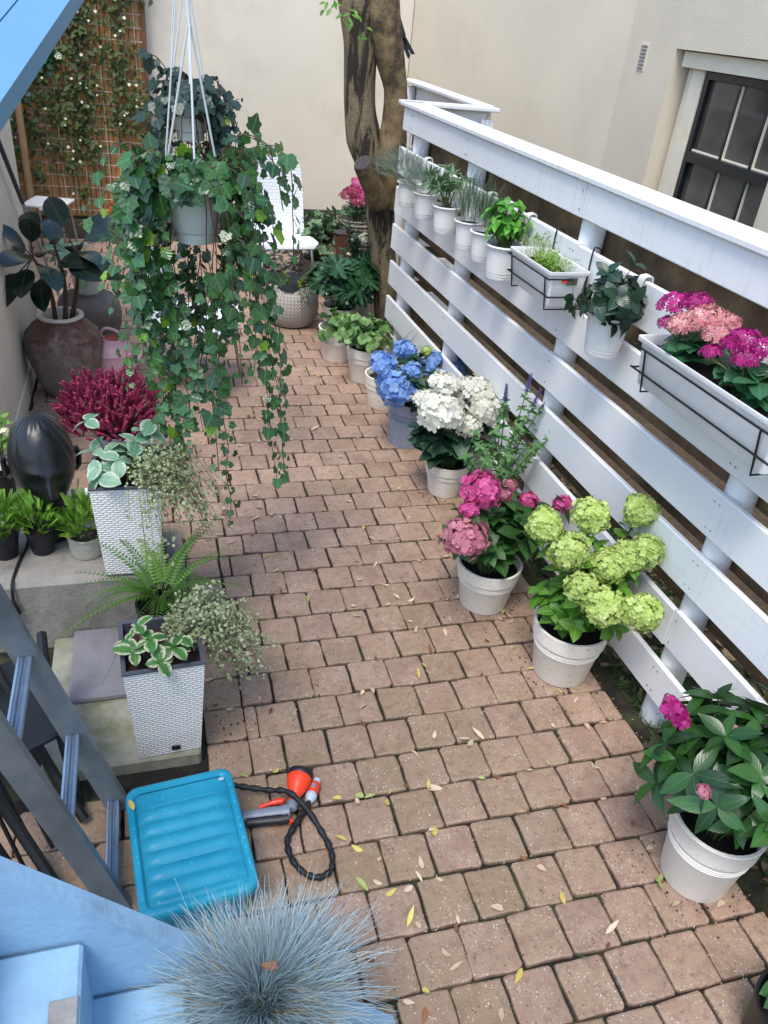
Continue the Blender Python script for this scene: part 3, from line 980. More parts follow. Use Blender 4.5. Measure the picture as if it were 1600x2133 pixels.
# ================================================================ spray gun and hose
sg = thing('spray_gun', 'orange and grey garden hose spray gun lying on the paving', 'spray gun', (.28, 1.51, 0))
O = sg.location
A_, B_ = Vector((.318, 1.515, .036)), Vector((.362, 1.62, .045))
ax = (B_ - A_).normalized()
def along(p, d):
    return Matrix.Translation(p) @ d.to_track_quat('Z', 'Y').to_matrix().to_4x4()
MB().lathe([(0, 0), (.014, 0), (.016, .012), (.018, .022), (.030, .05), (.037, .07), (.039, .084), (.038, .088)], 28, M=along(A_, ax)).build('head', M_ORANGE, sg, True, origin=O)
MB().lathe([(.0385, 0), (.0412, .004), (.0412, .016), (.038, .020), (.030, .021), (0, .020)], 28, M=along(A_ + ax * .086, ax)).build('rose_ring', M_BLACKPL, sg, True, origin=O)
MB().lathe([(0, 0), (.012, .0), (.0165, .004), (.0165, .024), (.014, .030)], 20, M=along(A_ - ax * .026, ax)).build('collar', M_GREYPL, sg, True, origin=O)
hb = [(.165, 1.502, .024), (.20, 1.500, .026), (.245, 1.497, .028), (.285, 1.493, .030), (.305, 1.492, .032)]
MB().tube(smooth_path(hb, 4), [.017] * 4 + [.018] * 4 + [.019] * 4 + [.022] * 4 + [.018], 14, flat=.8).build('handle', M_GREYPL, sg, True, origin=O)
MB().tube(smooth_path([(.175, 1.486, .020), (.23, 1.480, .023), (.275, 1.474, .026), (.298, 1.474, .028)], 4), .019, 12, flat=.7).build('grip', M_BLACKPL, sg, True, origin=O)
MB().tube(smooth_path([(.215, 1.520, .030), (.25, 1.526, .034), (.282, 1.527, .036), (.292, 1.52, .036)], 4), [.006] * 5 + [.010] * 5 + [.011] * 2 + [.008], 10).build('trigger', M_RED, sg, True, origin=O)
MB().box((.302, 1.463, .018), (.014, .014, .016), rz=.6, bev=.003).build('valve_knob', M_ORANGE, sg, origin=O)
MB().lathe([(0, 0), (.018, 0), (.021, .004), (.021, .022), (.018, .026)], 18, M=along(Vector((.162, 1.502, .024)), Vector((-1, .02, 0)))).build('end_ring', M_BLACKPL, sg, True, origin=O)

hs = thing('garden_hose', 'black fabric hose in a loop with a grey and red connector', 'hose', (.33, 1.45, 0))
O = hs.location
def hz(p): return Vector((p[0], p[1], p[2]))
hp = [hz((.145, 1.605, .045)), hz((.19, 1.588, .045)), hz((.25, 1.562, .05)), hz((.305, 1.532, .066)), hz((.35, 1.478, .05)), hz((.385, 1.41, .022)), hz((.402, 1.345, .014)), hz((.392, 1.292, .013)), hz((.355, 1.272, .013)), hz((.315, 1.292, .013)), hz((.286, 1.345, .013)), hz((.283, 1.405, .013)), hz((.315, 1.452, .014)), hz((.350, 1.492, .016)), hz((.372, 1.525, .018))]
pth = smooth_path(hp, 9)
rr_ = random.Random(8)
MB().tube(pth, [.0088 + .0016 * math.sin(i * 1.15) + rr_.uniform(-.0006, .0006) for i in range(len(pth))], 12).build('tube', M_BLACKRUB, hs, True, origin=O, autosm=80)
cdv = Vector((.42, .80, .0)).normalized()
cp = Vector((.369, 1.520, .019))
MB().lathe([(0, 0), (.011, 0), (.018, .014), (.0185, .026), (.015, .032)], 20, M=along(cp, cdv)).build('nut', M_PALEPL, hs, True, origin=O)
MB().lathe([(.012, .0), (.0185, .002), (.0185, .036), (.016, .039)], 20, M=along(cp + cdv * .031, cdv)).build('sleeve', M_RED, hs, True, origin=O)
MB().box(cp + cdv * .05 + Vector((-.002, 0, .0165)), (.014, .02, .006), rz=-.48, bev=.002).build('grip_pad', M_GREYPL, hs, origin=O)
MB().lathe([(.013, 0), (.014, .001), (.013, .016), (.009, .017), (0, .016)], 18, M=along(cp + cdv * .069, cdv)).build('coupling', M_PALEPL, hs, True, origin=O)

# ================================================================ rattan planters (boxes only; plants come later)
def rattan(t, top, bot, h):
    vs, fs, uv = [], [], []
    n, m_ = 6, 6
    for side in range(4):
        b = len(vs)
        Mx = Matrix.Rotation(side * math.pi / 2, 4, 'Z')
        for j in range(m_ + 1):
            f_ = j / m_
            hw_ = bot / 2 + (top - bot) / 2 * f_
            for i in range(n + 1):
                g_ = -1 + 2 * i / n
                vs.append(Mx @ Vector((g_ * hw_, -hw_, h * f_)))
                uv.append((g_ * hw_ * 1.0 + side * .5, h * f_, 0))
        for j in range(m_):
            for i in range(n):
                a = b + j * (n + 1) + i
                fs.append((a, a + 1, a + n + 2, a + n + 1))
    weave_mesh('body', vs, fs, uv, M_WEAVE, t, True)
    rim = MB()
    a, b2 = top / 2 + .003, top / 2 - .010
    for side in range(4):
        Mx = Matrix.Rotation(side * math.pi / 2, 4, 'Z')
        rim.add([(-a, -a, h - .002), (a, -a, h - .002), (a, -a, h + .004), (-a, -a, h + .004), (b2, -b2, h + .004), (-b2, -b2, h + .004), (b2, -b2, h - .06), (-b2, -b2, h - .06)], [(0, 1, 2, 3), (3, 2, 4, 5), (5, 4, 6, 7)], 0, Mx)
    rim.build('liner_rim', plain('dark_liner', '#4a4d54', .5, .1, 10), t)
    so_ = MB()
    rr = random.Random(3)
    n = 12
    vs = [(-b2 + 2 * b2 * i / n, -b2 + 2 * b2 * j / n, h - .035 + rr.uniform(-.005, .006)) for j in range(n + 1) for i in range(n + 1)]
    fs = [(j * (n + 1) + i, j * (n + 1) + i + 1, (j + 1) * (n + 1) + i + 1, (j + 1) * (n + 1) + i) for j in range(n) for i in range(n)]
    so_.add(vs, fs).build('soil', plain('clay_pellets', '#3a211a', .9, .6, 110, 1.0, 120), t)
    return t

# ================================================================ brown jar, urn, can, head
def jar_mat(name, a, b_, c_, lo=.45, hi=.62):
    m = bpy.data.materials.new(name)
    t, b = nt(m)
    p = coords(t)
    sp = t.nodes.new('ShaderNodeSeparateXYZ'); t.links.new(p, sp.inputs[0])
    n1 = noise_(t, p, 7, 8, .7)
    zz = mth(t, 'ADD', mth(t, 'MULTIPLY', sp.outputs[2], -1.1), mth(t, 'MULTIPLY', n1, 1.0))
    c = mixc(t, ramp(t, zz, .05, .30), lin(a), lin(b_))
    c = mixc(t, mth(t, 'MULTIPLY', ramp(t, noise_(t, p, 11, 7, .7), lo, hi), .6), c, lin(c_))
    c = mixc(t, ramp(t, noise_(t, p, 30, 5), .3, .8), c, mixc(t, .35, c, lin('#1f1512')))
    t.links.new(c, b.inputs['Base Color'])
    b.inputs['Roughness'].default_value = .62
    bump(t, b, noise_(t, p, 50, 7), .4, .004)
    return m
M_JAR = jar_mat('brown_glaze', '#6a483a', '#8f857c', '#a89f96', .52, .66)
M_CHIP = plain('cream_rim', '#d9cdbd', .6, .15, 30)
jar = thing('potted_rubber_plant', 'tall brown weathered jar holding a dark glossy rubber plant', 'potted plant', (-.50, 4.66, 0))
jar.scale = (.94, .94, 1.0)
jp = [(0, .0), (.135, .0), (.15, .02), (.185, .12), (.222, .24), (.228, .31), (.212, .37), (.165, .418), (.132, .435), (.126, .448), (.132, .462)]
MB().lathe(jp, 40, wob=.03).build('jar', M_JAR, jar, True, autosm=60)
MB().lathe([(.131, .458), (.137, .466), (.133, .474), (.108, .474), (.104, .466), (.104, .40), (0, .395)], 36, wob=.03).build('jar_rim', [M_CHIP], jar, True, autosm=60)
for s in (-.9, 2.0):
    d = Vector((math.cos(s), math.sin(s), 0)); sd_ = Vector((-d.y, d.x, 0))
    MB().tube(smooth_path([d * .20 - sd_ * .045 + Vector((0, 0, .36)), d * .235 - sd_ * .02 + Vector((0, 0, .375)), d * .235 + sd_ * .02 + Vector((0, 0, .375)), d * .20 + sd_ * .045 + Vector((0, 0, .36))], 4), .011, 8).build('lug', M_JAR, jar, True)

urn = thing('stone_urn', 'grey round stone urn standing behind the brown jar', 'urn', (-.40, 5.47, 0))
MB().lathe([(0, 0), (.14, 0), (.16, .02), (.195, .12), (.207, .20), (.198, .27), (.165, .32), (.11, .335), (0, .335)], 36, wob=.03, seed=4).build('body', M_TERRA, urn, True, autosm=60)

can = thing('watering_can', 'pale pink enamel watering can beside the brown jar', 'watering can', (-.235, 4.74, 0))
can.scale = (1.25, 1.25, 1.2)
MB().lathe([(0, .0), (.088, .0), (.092, .006), (.090, .17), (.096, .174), (.096, .182), (.088, .186), (.080, .215), (.060, .232), (.050, .236), (.048, .246), (.042, .247)], 32).build('body', M_PINK, can, True)
MB().lathe([(.043, 0), (.040, -.004), (0, -.012)], 24, (0, 0, .246)).build('opening', plain('red_inside', '#b1422c', .5, .1, 20), can, True)
MB().tube(smooth_path([(-.045, .02, .236), (-.05, .01, .275), (-.02, 0, .298), (.03, -.01, .280), (.06, -.015, .236)], 6), .0075, 10).build('handle', M_PINK, can, True)
MB().tube(smooth_path([(.08, -.01, .10), (.13, -.02, .17), (.175, -.03, .245)], 5), [.016] * 5 + [.012] * 5 + [.010], 12).build('spout', M_PINK, can, True)
MB().lathe([(.009, 0), (.024, .026), (.023, .03), (0, .03)], 18, M=along(Vector((.17, -.029, .238)), Vector((.5, -.1, .85)))).build('rose', M_PINK, can, True)

M_HEAD = plain('black_glazed', '#0d0e13', .36, .3, 5, .5, 22)
hd = thing('head_sculpture', 'glossy black head sculpture on the concrete stoop', 'sculpture', (-.415, 2.70, .301), R(12))
hd.scale = (1.04, 1.12, 1.18)
nu, nv = 120, 48
vs, fs = [], []
def gsn(x, s): return math.exp(-x * x / (2 * s * s))
for j in range(nv + 1):
    th = math.pi * j / nv
    for i in range(nu):
        ph_ = 2 * math.pi * i / nu
        x = math.sin(th) * math.cos(ph_); y = math.sin(th) * math.sin(ph_); z = math.cos(th)
        fx, fy, fz = .108, .130, .165
        low = max(0, -z)
        fx *= 1 - .42 * low ** 1.3 + .03 * max(0, z); fy *= 1 - .16 * low
        px_, py_, pz_ = x * fx, y * fy, z * fz
        front = max(0, -y)
        if front > 0:
            u_ = px_; v_ = pz_
            bumpf = .036 * gsn(u_, .013) * gsn(v_ + .035, .028) + .022 * gsn(u_, .02) * gsn(v_ + .055, .012)      # nose
            bumpf += .012 * gsn(v_ - .022, .010) * gsn(abs(u_) - .035, .025)                                      # brow
            bumpf -= .014 * gsn(v_ - .000, .012) * gsn(abs(u_) - .038, .016)                                      # sockets
            bumpf += .006 * gsn(v_ + .002, .007) * gsn(abs(u_) - .038, .012)                                      # lids
            bumpf += .010 * gsn(v_ + .092, .007) * gsn(u_, .025) + .010 * gsn(v_ + .108, .008) * gsn(u_, .022)    # lips
            bumpf -= .004 * gsn(v_ + .100, .003) * gsn(u_, .024)
            bumpf += .014 * gsn(v_ + .140, .014) * gsn(u_, .028)                                                  # chin
            bumpf += .008 * gsn(v_ + .045, .025) * gsn(abs(u_) - .055, .02)                                       # cheeks
            py_ -= bumpf * min(1, front * 2)
        if z > .12 and y > -.75 + z * .3:
            rr2 = 1 + .022 * math.sin(ph_ * 17 + z * 9) * min(1, (z - .12) * 5)
            px_ *= rr2; py_ *= rr2
        vs.append((px_, py_, pz_ + .255))
for j in range(nv):
    for i in range(nu):
        k = (i + 1) % nu
        fs.append((j * nu + i, (j + 1) * nu + i, (j + 1) * nu + k, j * nu + k))
MB().add(vs, fs).build('head', M_HEAD, hd, True, autosm=180)
MB().lathe([(0, 0), (.085, 0), (.082, .02), (.066, .06), (.062, .10), (.07, .15)], 28, (0, .01, 0)).build('neck', M_HEAD, hd, True)
for s in (-1, 1):
    MB().tube(smooth_path([(s * .104, .0, .215), (s * .118, .012, .225), (s * .122, .02, .262), (s * .112, .012, .285), (s * .102, -.004, .27)], 5), [.007] * 5 + [.010] * 5 + [.009] * 5 + [.006] * 5 + [.004], 8).build('ear', M_HEAD, hd, True)

cb = thing('power_cable', 'black power cable with a socket hanging over the stoop edge', 'cable', (-.53, 2.45, .30))
O = cb.location
cpts = [(-.50, 2.72, .306), (-.502, 2.60, .306), (-.517, 2.50, .306), (-.525, 2.42, .305), (-.528, 2.378, .290), (-.530, 2.368, .24)]
MB().tube(smooth_path(cpts, 6), .0055, 8).build('cord', M_BLACKRUB, cb, True, origin=O)
MB().lathe([(0, 0), (.008, 0), (.011, -.012), (.010, -.016), (.018, -.045), (.018, -.062), (0, -.062)], 6, (-.530, 2.364, .244)).build('socket', M_BLACKPL, cb, origin=O)

# ================================================================ trellis, pole, chairs, pouf, stump
tr = thing('bamboo_trellis', 'brown bamboo screen with white wire grid and hanging greenery', 'trellis', (-.55, 9.12, 0))
M_REED = plain('reed', '#b88650', .7, .3, 25, .5, 60, '#6b4526', .6, 5)
x = -1.02
rr_ = random.Random(21)
while x < .65:
    wd = rr_.uniform(.045, .06)
    MB().box((x + wd / 2, .02 + rr_.uniform(-.006, .006), 1.35), (wd - .004, .02, 2.75), bev=.004).build('reed_slat', M_REED, tr)
    x += wd
MB().box((.655, -.005, 1.35), (.04, .05, 2.75), bev=.006).build('frame_post', plain('dark_frame', '#6b4c36', .7, .2, 12, .3), tr)
wg = MB()
M_WIRE = plain('white_wire', '#d9cfc2', .6, .05, 8)
for i in range(24):
    wg.tube([(-1.02, -.012, .04 + i * .112), (.64, -.012, .04 + i * .112)], .0035, 5)
for i in range(15):
    wg.tube([(-1.0 + i * .112, -.019, 0), (-1.0 + i * .112, -.019, 2.7)], .0035, 5)
wg.build('wire_grid', M_WIRE, tr)
bp = at(38, 170, 8.9); bq = at(67, 430, 8.9)
bt = thing('bamboo_post', 'pale brown bamboo post at the left end of the trellis', 'post', (bq.x, 8.9, 0))
MB().lathe([(0, 0), (.034, 0)] + [q for i in range(6) for q in ((.034, .02 + i * .4), (.036, .39 + i * .4), (.034, .41 + i * .4))] + [(0, 2.45)], 16).build('pole', M_SANDWOOD, bt, True)

gp = thing('grey_pole', 'dark grey pole leaning on the pale side wall', 'pole', (-.66, 5.1, 0))
O = gp.location
a, b = Vector((-.685, 4.55, 1.46)), Vector((-.672, 5.12, .97))
d = (b - a)
MB().tube([a - d * .5, b], .013, 10).build('shaft', plain('dark_grey_pole', '#3c4248', .5, .15, 15), gp, True, origin=O)
MB().tube([b, b + d * 1.95], .012, 10).build('lower_shaft', M_PALEPL, gp, True, origin=O)
# small white thing on the wall: end of the pole
def wicker_chair(label, loc, rz):
    t = thing('wicker_chair', label, 'chair', loc, rz, 'white wicker chairs')
    prof = [(-.27, .415), (-.26, .435), (-.20, .437), (-.05, .43), (.10, .415), (.17, .43), (.215, .49), (.245, .60), (.275, .75), (.30, .90), (.315, .985), (.318, 1.005)]
    wdt = [.20, .235, .25, .255, .25, .245, .24, .24, .235, .225, .20, .15]
    P = prof
    n = 12
    for th, nm in ((0, 'shell'),):
        vs, fs, uv = [], [], []
        Ls = [0]
        for i in range(1, len(P)): Ls.append(Ls[-1] + math.hypot(P[i][0] - P[i - 1][0], P[i][1] - P[i - 1][1]))
        for lay in (0, 1):
            for i, (yy, zz) in enumerate(P):
                a0 = P[max(0, i - 1)]; a1 = P[min(len(P) - 1, i + 1)]
                tx, tz = a1[0] - a0[0], a1[1] - a0[1]
                l_ = math.hypot(tx, tz)
                nx_, nz_ = tz / l_, -tx / l_
                for q in range(n + 1):
                    g_ = -1 + 2 * q / n
                    cur = .035 * g_ * g_
                    off = .022 * lay
                    vs.append((g_ * wdt[i], yy + nx_ * off - (cur if i > 5 else 0), zz + nz_ * off + (cur * .5 if 0 < i <= 5 else 0)))
                    uv.append((g_ * .25, Ls[i], 0))
        k = (n + 1)
        m_ = len(P)
        for lay in (0, 1):
            b0 = lay * m_ * k
            for i in range(m_ - 1):
                for q in range(n):
                    a = b0 + i * k + q
                    f = (a, a + 1, a + k + 1, a + k)
                    fs.append(f if lay == 0 else f[::-1])
        b1 = m_ * k
        for i in range(m_ - 1):
            for q in (0, n):
                a = i * k + q
                f = (a, a + k, a + k + b1, a + b1)
                fs.append(f if q == n else f[::-1])
        for q in range(n):
            fs.append((q, q + b1, q + 1 + b1, q + 1)); a = (m_ - 1) * k + q
            fs.append((a, a + 1, a + 1 + b1, a + b1))
        weave_mesh(nm, vs, fs, uv, M_CHAIRW, t, True)
    for s in (-1, 1):
        MB().tube(smooth_path([(s * .20, .10, .40), (s * .215, .16, .22), (s * .225, .24, .012)], 5), .011, 8).build('leg', M_CHROME, t, True)
        MB().tube(smooth_path([(s * .20, -.18, .41), (s * .215, -.22, .22), (s * .225, -.25, .012)], 5), .011, 8).build('leg', M_CHROME, t, True)
    MB().tube([(-.2, -.18, .405), (.2, -.18, .405)], .009, 8).build('stretcher', M_CHROME, t, True)
    MB().tube([(-.2, .10, .395), (.2, .10, .395)], .009, 8).build('stretcher', M_CHROME, t, True)
    return t
wicker_chair('white wicker chair by the back wall, seen right of the ivy', (1.07, 6.62, 0), R(6))
wicker_chair('white wicker chair mostly hidden behind the hanging ivy strands', (.22, 4.72, 0), R(70))
stl_ = thing('slatted_stool', 'low white slatted stool in front of the trellis', 'stool', (-.80, 7.72, 0), R(-14))
for i in range(7):
    MB().box((0, -.16 + i * .052, .405), (.34, .044, .02), bev=.004).build('slat', M_WPL, stl_)
for (sx_, sy_) in ((-1, -1), (1, -1), (1, 1), (-1, 1)):
    MB().tube([(sx_ * .13, sy_ * .12, .395), (sx_ * .16, sy_ * .15, 0)], .012, 8).build('leg', M_CHROME, stl_, True)
MB().box((0, 0, .385), (.05, .36, .02), bev=.003).build('rail', M_WPL, stl_)

pf = thing('knitted_pouf', 'round grey knit textured pouf planter with black cloth in it', 'pouf', (1.03, 5.83, 0))
pr_ = [(.11, .0), (.155, .012), (.195, .07), (.207, .15), (.198, .22), (.172, .275), (.145, .30)]
vs, fs, uv = [], [], []
n = 48
Ls = 0; pp_ = pr_[0]
for (r_, z) in pr_:
    Ls += math.hypot(r_ - pp_[0], z - pp_[1]); pp_ = (r_, z)
    for i in range(n + 1):
        a = 2 * math.pi * i / n
        vs.append((r_ * math.cos(a), r_ * math.sin(a), z)); uv.append((i / n, Ls * 1.5, 0))
for j in range(len(pr_) - 1):
    for i in range(n):
        a = j * (n + 1) + i
        fs.append((a, a + 1, a + n + 2, a + n + 1))
weave_mesh('body', vs, fs, uv, M_KNIT, pf)
MB().lathe([(.147, .298), (.140, .308), (.125, .300), (.12, .20), (0, .20)], 40).build('rim', plain('pouf_rim', '#a59e96', .6, .1, 20), pf, True)
cl = MB(); rr_ = random.Random(4); n = 22
vs = []
for j in range(9):
    for i in range(n):
        a = 2 * math.pi * i / n; f_ = j / 8
        r_ = .165 * f_ * (1 + .25 * math.sin(3 * a + 1) * f_)
        z = .345 - .02 * f_ + .035 * mnoise.noise(Vector((math.cos(a) * 2 * f_, math.sin(a) * 2 * f_, 3))) - (.03 if f_ > .9 else 0)
        vs.append((r_ * math.cos(a), r_ * math.sin(a) + .02, z))
fs = [(j * n + i, j * n + (i + 1) % n, (j + 1) * n + (i + 1) % n, (j + 1) * n + i) for j in range(8) for i in range(n)]
cl.add(vs, fs).build('black_cloth', M_CLOTH, pf, True, autosm=180)

sp_ = thing('tree_stump', 'sawn reddish brown stump with a dark cut top among the pots', 'stump', (1.53, 6.2, 0))
O = sp_.location
MB().tube([(1.57, 6.2, -.02), (1.55, 6.2, .2), (1.51, 6.2, .42), (1.475, 6.18, .60)], [.085, .075, .068, .07], 18, cap=False).build('wood', plain('red_brown_bark', '#5f3a26', .85, .3, 12, .8, 40, '#2e1d15', .6, 6), sp_, True, origin=O)
MB().lathe([(.070, -.006), (.066, .004), (.03, .007), (0, .006)], 18, (1.475, 6.18, .602), wob=.05).build('cut_face', M_WOODEND, sp_, True, origin=O)

# ================================================================ tree
def bark_mat():
    m = bpy.data.materials.new('tree_bark')
    t, b = nt(m)
    p = wpos(t)
    mp = t.nodes.new('ShaderNodeMapping'); mp.inputs['Scale'].default_value = (1, 1, .22)
    t.links.new(p, mp.inputs[0])
    n1 = noise_(t, mp.outputs[0], 14, 6, .6, .6)
    c = mixc(t, ramp(t, n1, .44, .53), lin('#2c241c'), lin('#85755a'))
    c = mixc(t, mth(t, 'MULTIPLY', ramp(t, noise_(t, mp.outputs[0], 7, 5), .55, .66), .7), c, lin('#8f8062'))
    c = mixc(t, mth(t, 'MULTIPLY', ramp(t, noise_(t, p, 60, 6), .4, .8), .4), c, lin('#4b3a29'))
    t.links.new(c, b.inputs['Base Color'])
    b.inputs['Roughness'].default_value = .85
    bump(t, b, mth(t, 'ADD', mth(t, 'MULTIPLY', n1, 1.2), mth(t, 'MULTIPLY', noise_(t, p, 90, 6), .5)), 1.0, .02)
    return m
def bark2_mat():
    m = plain('smooth_bark', '#7b6848', .9, .35, 14, 1.0, 70, '#30261c', .85, 10, .42, .60, world=True)
    return m
M_BARK, M_BARK2 = bark_mat(), bark2_mat()
tree = thing('tree', 'twin stemmed tree trunk with patchy bark and a sawn off stub', 'tree', (1.62, 5.45, 0))
O = tree.location
def trunk(keys, name, mat, seed, lump=.10):
    path, rad = [], []
    K = [(at(x, y, Y), r_) for (x, y, Y, r_) in keys]
    pts = smooth_path([k[0] for k in K], 7)
    for i in range(len(pts)):
        f_ = i / 7; a = min(int(f_), len(K) - 1); b2 = min(a + 1, len(K) - 1)
        rad.append(K[a][1] + (K[b2][1] - K[a][1]) * (f_ - a))
    n = 30
    vs, fs = [], []
    for i, p in enumerate(pts):
        for q in range(n):
            a = 2 * math.pi * q / n
            d = Vector((math.cos(a), math.sin(a), 0))
            nz = mnoise.noise(Vector((d.x * 1.3 + seed, d.y * 1.3, p.z * 2.2))) * lump + mnoise.noise(Vector((d.x * 4 + seed, d.y * 4, p.z * 5))) * lump * .45
            vs.append(p + d * rad[i] * (1 + nz))
    for i in range(len(pts) - 1):
        for q in range(n):
            t_ = (q + 1) % n
            fs.append((i * n + q, i * n + t_, (i + 1) * n + t_, (i + 1) * n + q))
    fs.append(tuple((len(pts) - 1) * n + q for q in range(n)))
    return MB().add(vs, fs).build(name, mat, tree, True, origin=O, autosm=180)
trunk([(806, 720, 5.45, .095), (802, 600, 5.45, .088), (795, 480, 5.45, .088), (785, 380, 5.47, .105), (762, 300, 5.5, .122), (752, 235, 5.5, .108), (750, 170, 5.5, .104), (752, 90, 5.5, .108), (744, 0, 5.5, .118), (733, -120, 5.5, .13), (715, -400, 5.5, .12), (690, -700, 5.5, .10)], 'trunk', M_BARK, 2.0, .14)
trunk([(806, 430, 5.42, .10), (814, 330, 5.42, .10), (822, 250, 5.42, .078), (823, 190, 5.42, .074), (810, 120, 5.42, .10), (800, 50, 5.42, .105), (797, 0, 5.42, .10), (795, -120, 5.42, .10), (812, -400, 5.42, .09), (850, -700, 5.42, .075)], 'trunk', M_BARK2, 7.0, .12)
a, b = at(792, 420, 5.36), at(756, 340, 5.22)
MB().tube(smooth_path([a, a.lerp(b, .5) + Vector((0, 0, -.01)), b], 5), [.080] * 4 + [.066] * 6 + [.060], 18, cap=False).build('stub', M_BARK2, tree, True, origin=O)
dv = (b - a).normalized()
MB().lathe([(.061, -.004), (.056, .006), (.02, .009), (0, .008)], 18, M=along(b, dv), wob=.05).build('cut_face', M_WOODEND, tree, True, origin=O)
bd = thing('bird', 'dark bird on the far side of the trunk, forked tail pointing out', 'bird', tuple(at(835, 70, 5.56)))
O = bd.location
M_BIRD = plain('dark_feathers', '#232833', .6, .3, 30, .3, 80)
h0, h1 = at(828, 55, 5.60), at(858, 118, 5.60)
e = (h1 - h0); s_ = e.cross(Vector((0, 1, 0))).normalized()
MB().tube([h0 - e * 1.1, h0 - e * .7, h0 - e * .2, h0 + e * .35], [.015, .05, .052, .03], 14, flat=.8).build('body', M_BIRD, bd, True, origin=O)
MB().lathe([(0, -.035), (.025, -.02), (.034, 0), (.025, .022), (0, .034)], 14, h0 - e * 1.25).build('head', M_BIRD, bd, True, origin=O)
for sgn in (-1, 1):
    vs = [h0 + e * .2 - s_ * .012 * sgn, h0 + e * .2 + s_ * .018 * sgn, h1 + s_ * .026 * sgn, h1 - e * .05 + s_ * .006 * sgn]
    vs = vs + [v_ + Vector((0, .012, 0)) for v_ in vs]
    MB().add(vs, [(0, 1, 2, 3), (7, 6, 5, 4), (0, 4, 5, 1), (1, 5, 6, 2), (2, 6, 7, 3), (3, 7, 4, 0)]).build('tail_feather', M_BIRD, bd, origin=O)

# pebbles under the back chair and tree
pb = MB(); rr_ = random.Random(9)
for i in range(420):
    x, y = rr_.uniform(.75, 1.75), rr_.uniform(6.95, 8.6)
    r_ = rr_.uniform(.018, .042)
    pb.lathe([(0, -r_ * .5), (r_ * .8, -r_ * .35), (r_, 0), (r_ * .75, r_ * .4), (0, r_ * .55)], 7, (x, y, rr_.uniform(.0, .05)), wob=.3, seed=i, sx=rr_.uniform(.7, 1.2))
M_PEB = bpy.data.materials.new('pebbles'); t_, b_ = nt(M_PEB)
gi = t_.nodes.new('ShaderNodeNewGeometry').outputs['Random Per Island']
t_.links.new(mixc(t_, ramp(t_, gi, .3, .9), lin('#3d3c3c'), lin('#b3a898')), b_.inputs['Base Color']); b_.inputs['Roughness'].default_value = .7
po = pb.build('pebbles', M_PEB, None, True); tag(po, 'grey and cream pebbles heaped under the back chair', 'pebbles', kind='stuff')
# ================================================================ plants
L_HYD = [leaf_tpl(.10, .068, 'ovate', 6, .14, .30), leaf_tpl(.085, .055, 'ovate', 6, .2, .18), leaf_tpl(.075, .05, 'ovate', 6, .1, .42)]
L_IMP = [leaf_tpl(.115, .042, 'lance', 7, .16, .28), leaf_tpl(.10, .045, 'lance', 7, .22, .15), leaf_tpl(.085, .036, 'lance', 6, .1, .4)]
L_RUB = [leaf_tpl(.25, .125, 'ellip', 8, .10, .18), leaf_tpl(.22, .12, 'ellip', 8, .14, .3)]
L_SM = [leaf_tpl(.04, .02, 'ovate', 4, .15, .3), leaf_tpl(.032, .015, 'ovate', 4, .15, .2)]
L_BAS = [leaf_tpl(.042, .028, 'ovate', 5, .35, .35), leaf_tpl(.034, .024, 'ovate', 5, .3, .5)]
L_SAGE = [leaf_tpl(.06, .018, 'lance', 5, .15, .25), leaf_tpl(.05, .017, 'lance', 5, .15, .4)]
L_TINY = [leaf_tpl(.011, .0095, 'ellip', 2, .1, .1), leaf_tpl(.014, .012, 'ellip', 2, .1, .2)]
L_KAL = [leaf_tpl(.085, .065, 'ellip', 6, .10, .25), leaf_tpl(.07, .05, 'ellip', 6, .15, .35)]
L_HOSTA = [leaf_tpl(.075, .055, 'ellip', 6, .15, .35), leaf_tpl(.06, .048, 'ellip', 6, .1, .5)]
IVY = [(0, 0), (.26, -.13), (.50, -.03), (.47, .18), (.60, .40), (.42, .52), (.26, .74), (0, .98)]
IVY2 = [(0, 0), (.25, -.10), (.48, .06), (.42, .28), (.52, .50), (.26, .62), (.12, .85), (0, .95)]
L_IVY = [lobed_tpl(.050, IVY), lobed_tpl(.044, IVY2), lobed_tpl(.038, IVY), lobed_tpl(.056, IVY2, cup=.2)]
PALM = [(0, .05), (.25, -.1), (.42, .02), (.30, .16), (.66, .16), (.70, .36), (.36, .36), (.58, .70), (.42, .82), (.22, .50), (.16, .95), (0, 1.05)]
L_PALM = [lobed_tpl(.12, PALM, .25, .12, .25), lobed_tpl(.095, PALM, .25, .2, .3)]
GERA = [(0, .12), (.22, -.05), (.42, .05), (.40, .2), (.58, .28), (.55, .5), (.42, .52), (.42, .72), (.25, .75), (.15, .88), (0, .82)]
L_GERA = [lobed_tpl(.06, GERA, .4, .1, .1), lobed_tpl(.048, GERA, .4, .2, .15)]
L_FEL = [leaf_tpl(.045, .016, 'ovate', 3, .1, .1), leaf_tpl(.036, .016, 'ellip', 3, .3, .25)]

def combine(items):
    VV, FF, AA, b = [], [], [], 0
    for (V, F, A), M in items:
        m = np.array(M)
        VV.append(V @ m[:3, :3].T + m[:3, 3]); FF.append(F + b); AA.append(A); b += len(V)
    return np.concatenate(VV), np.concatenate(FF), np.concatenate(AA)

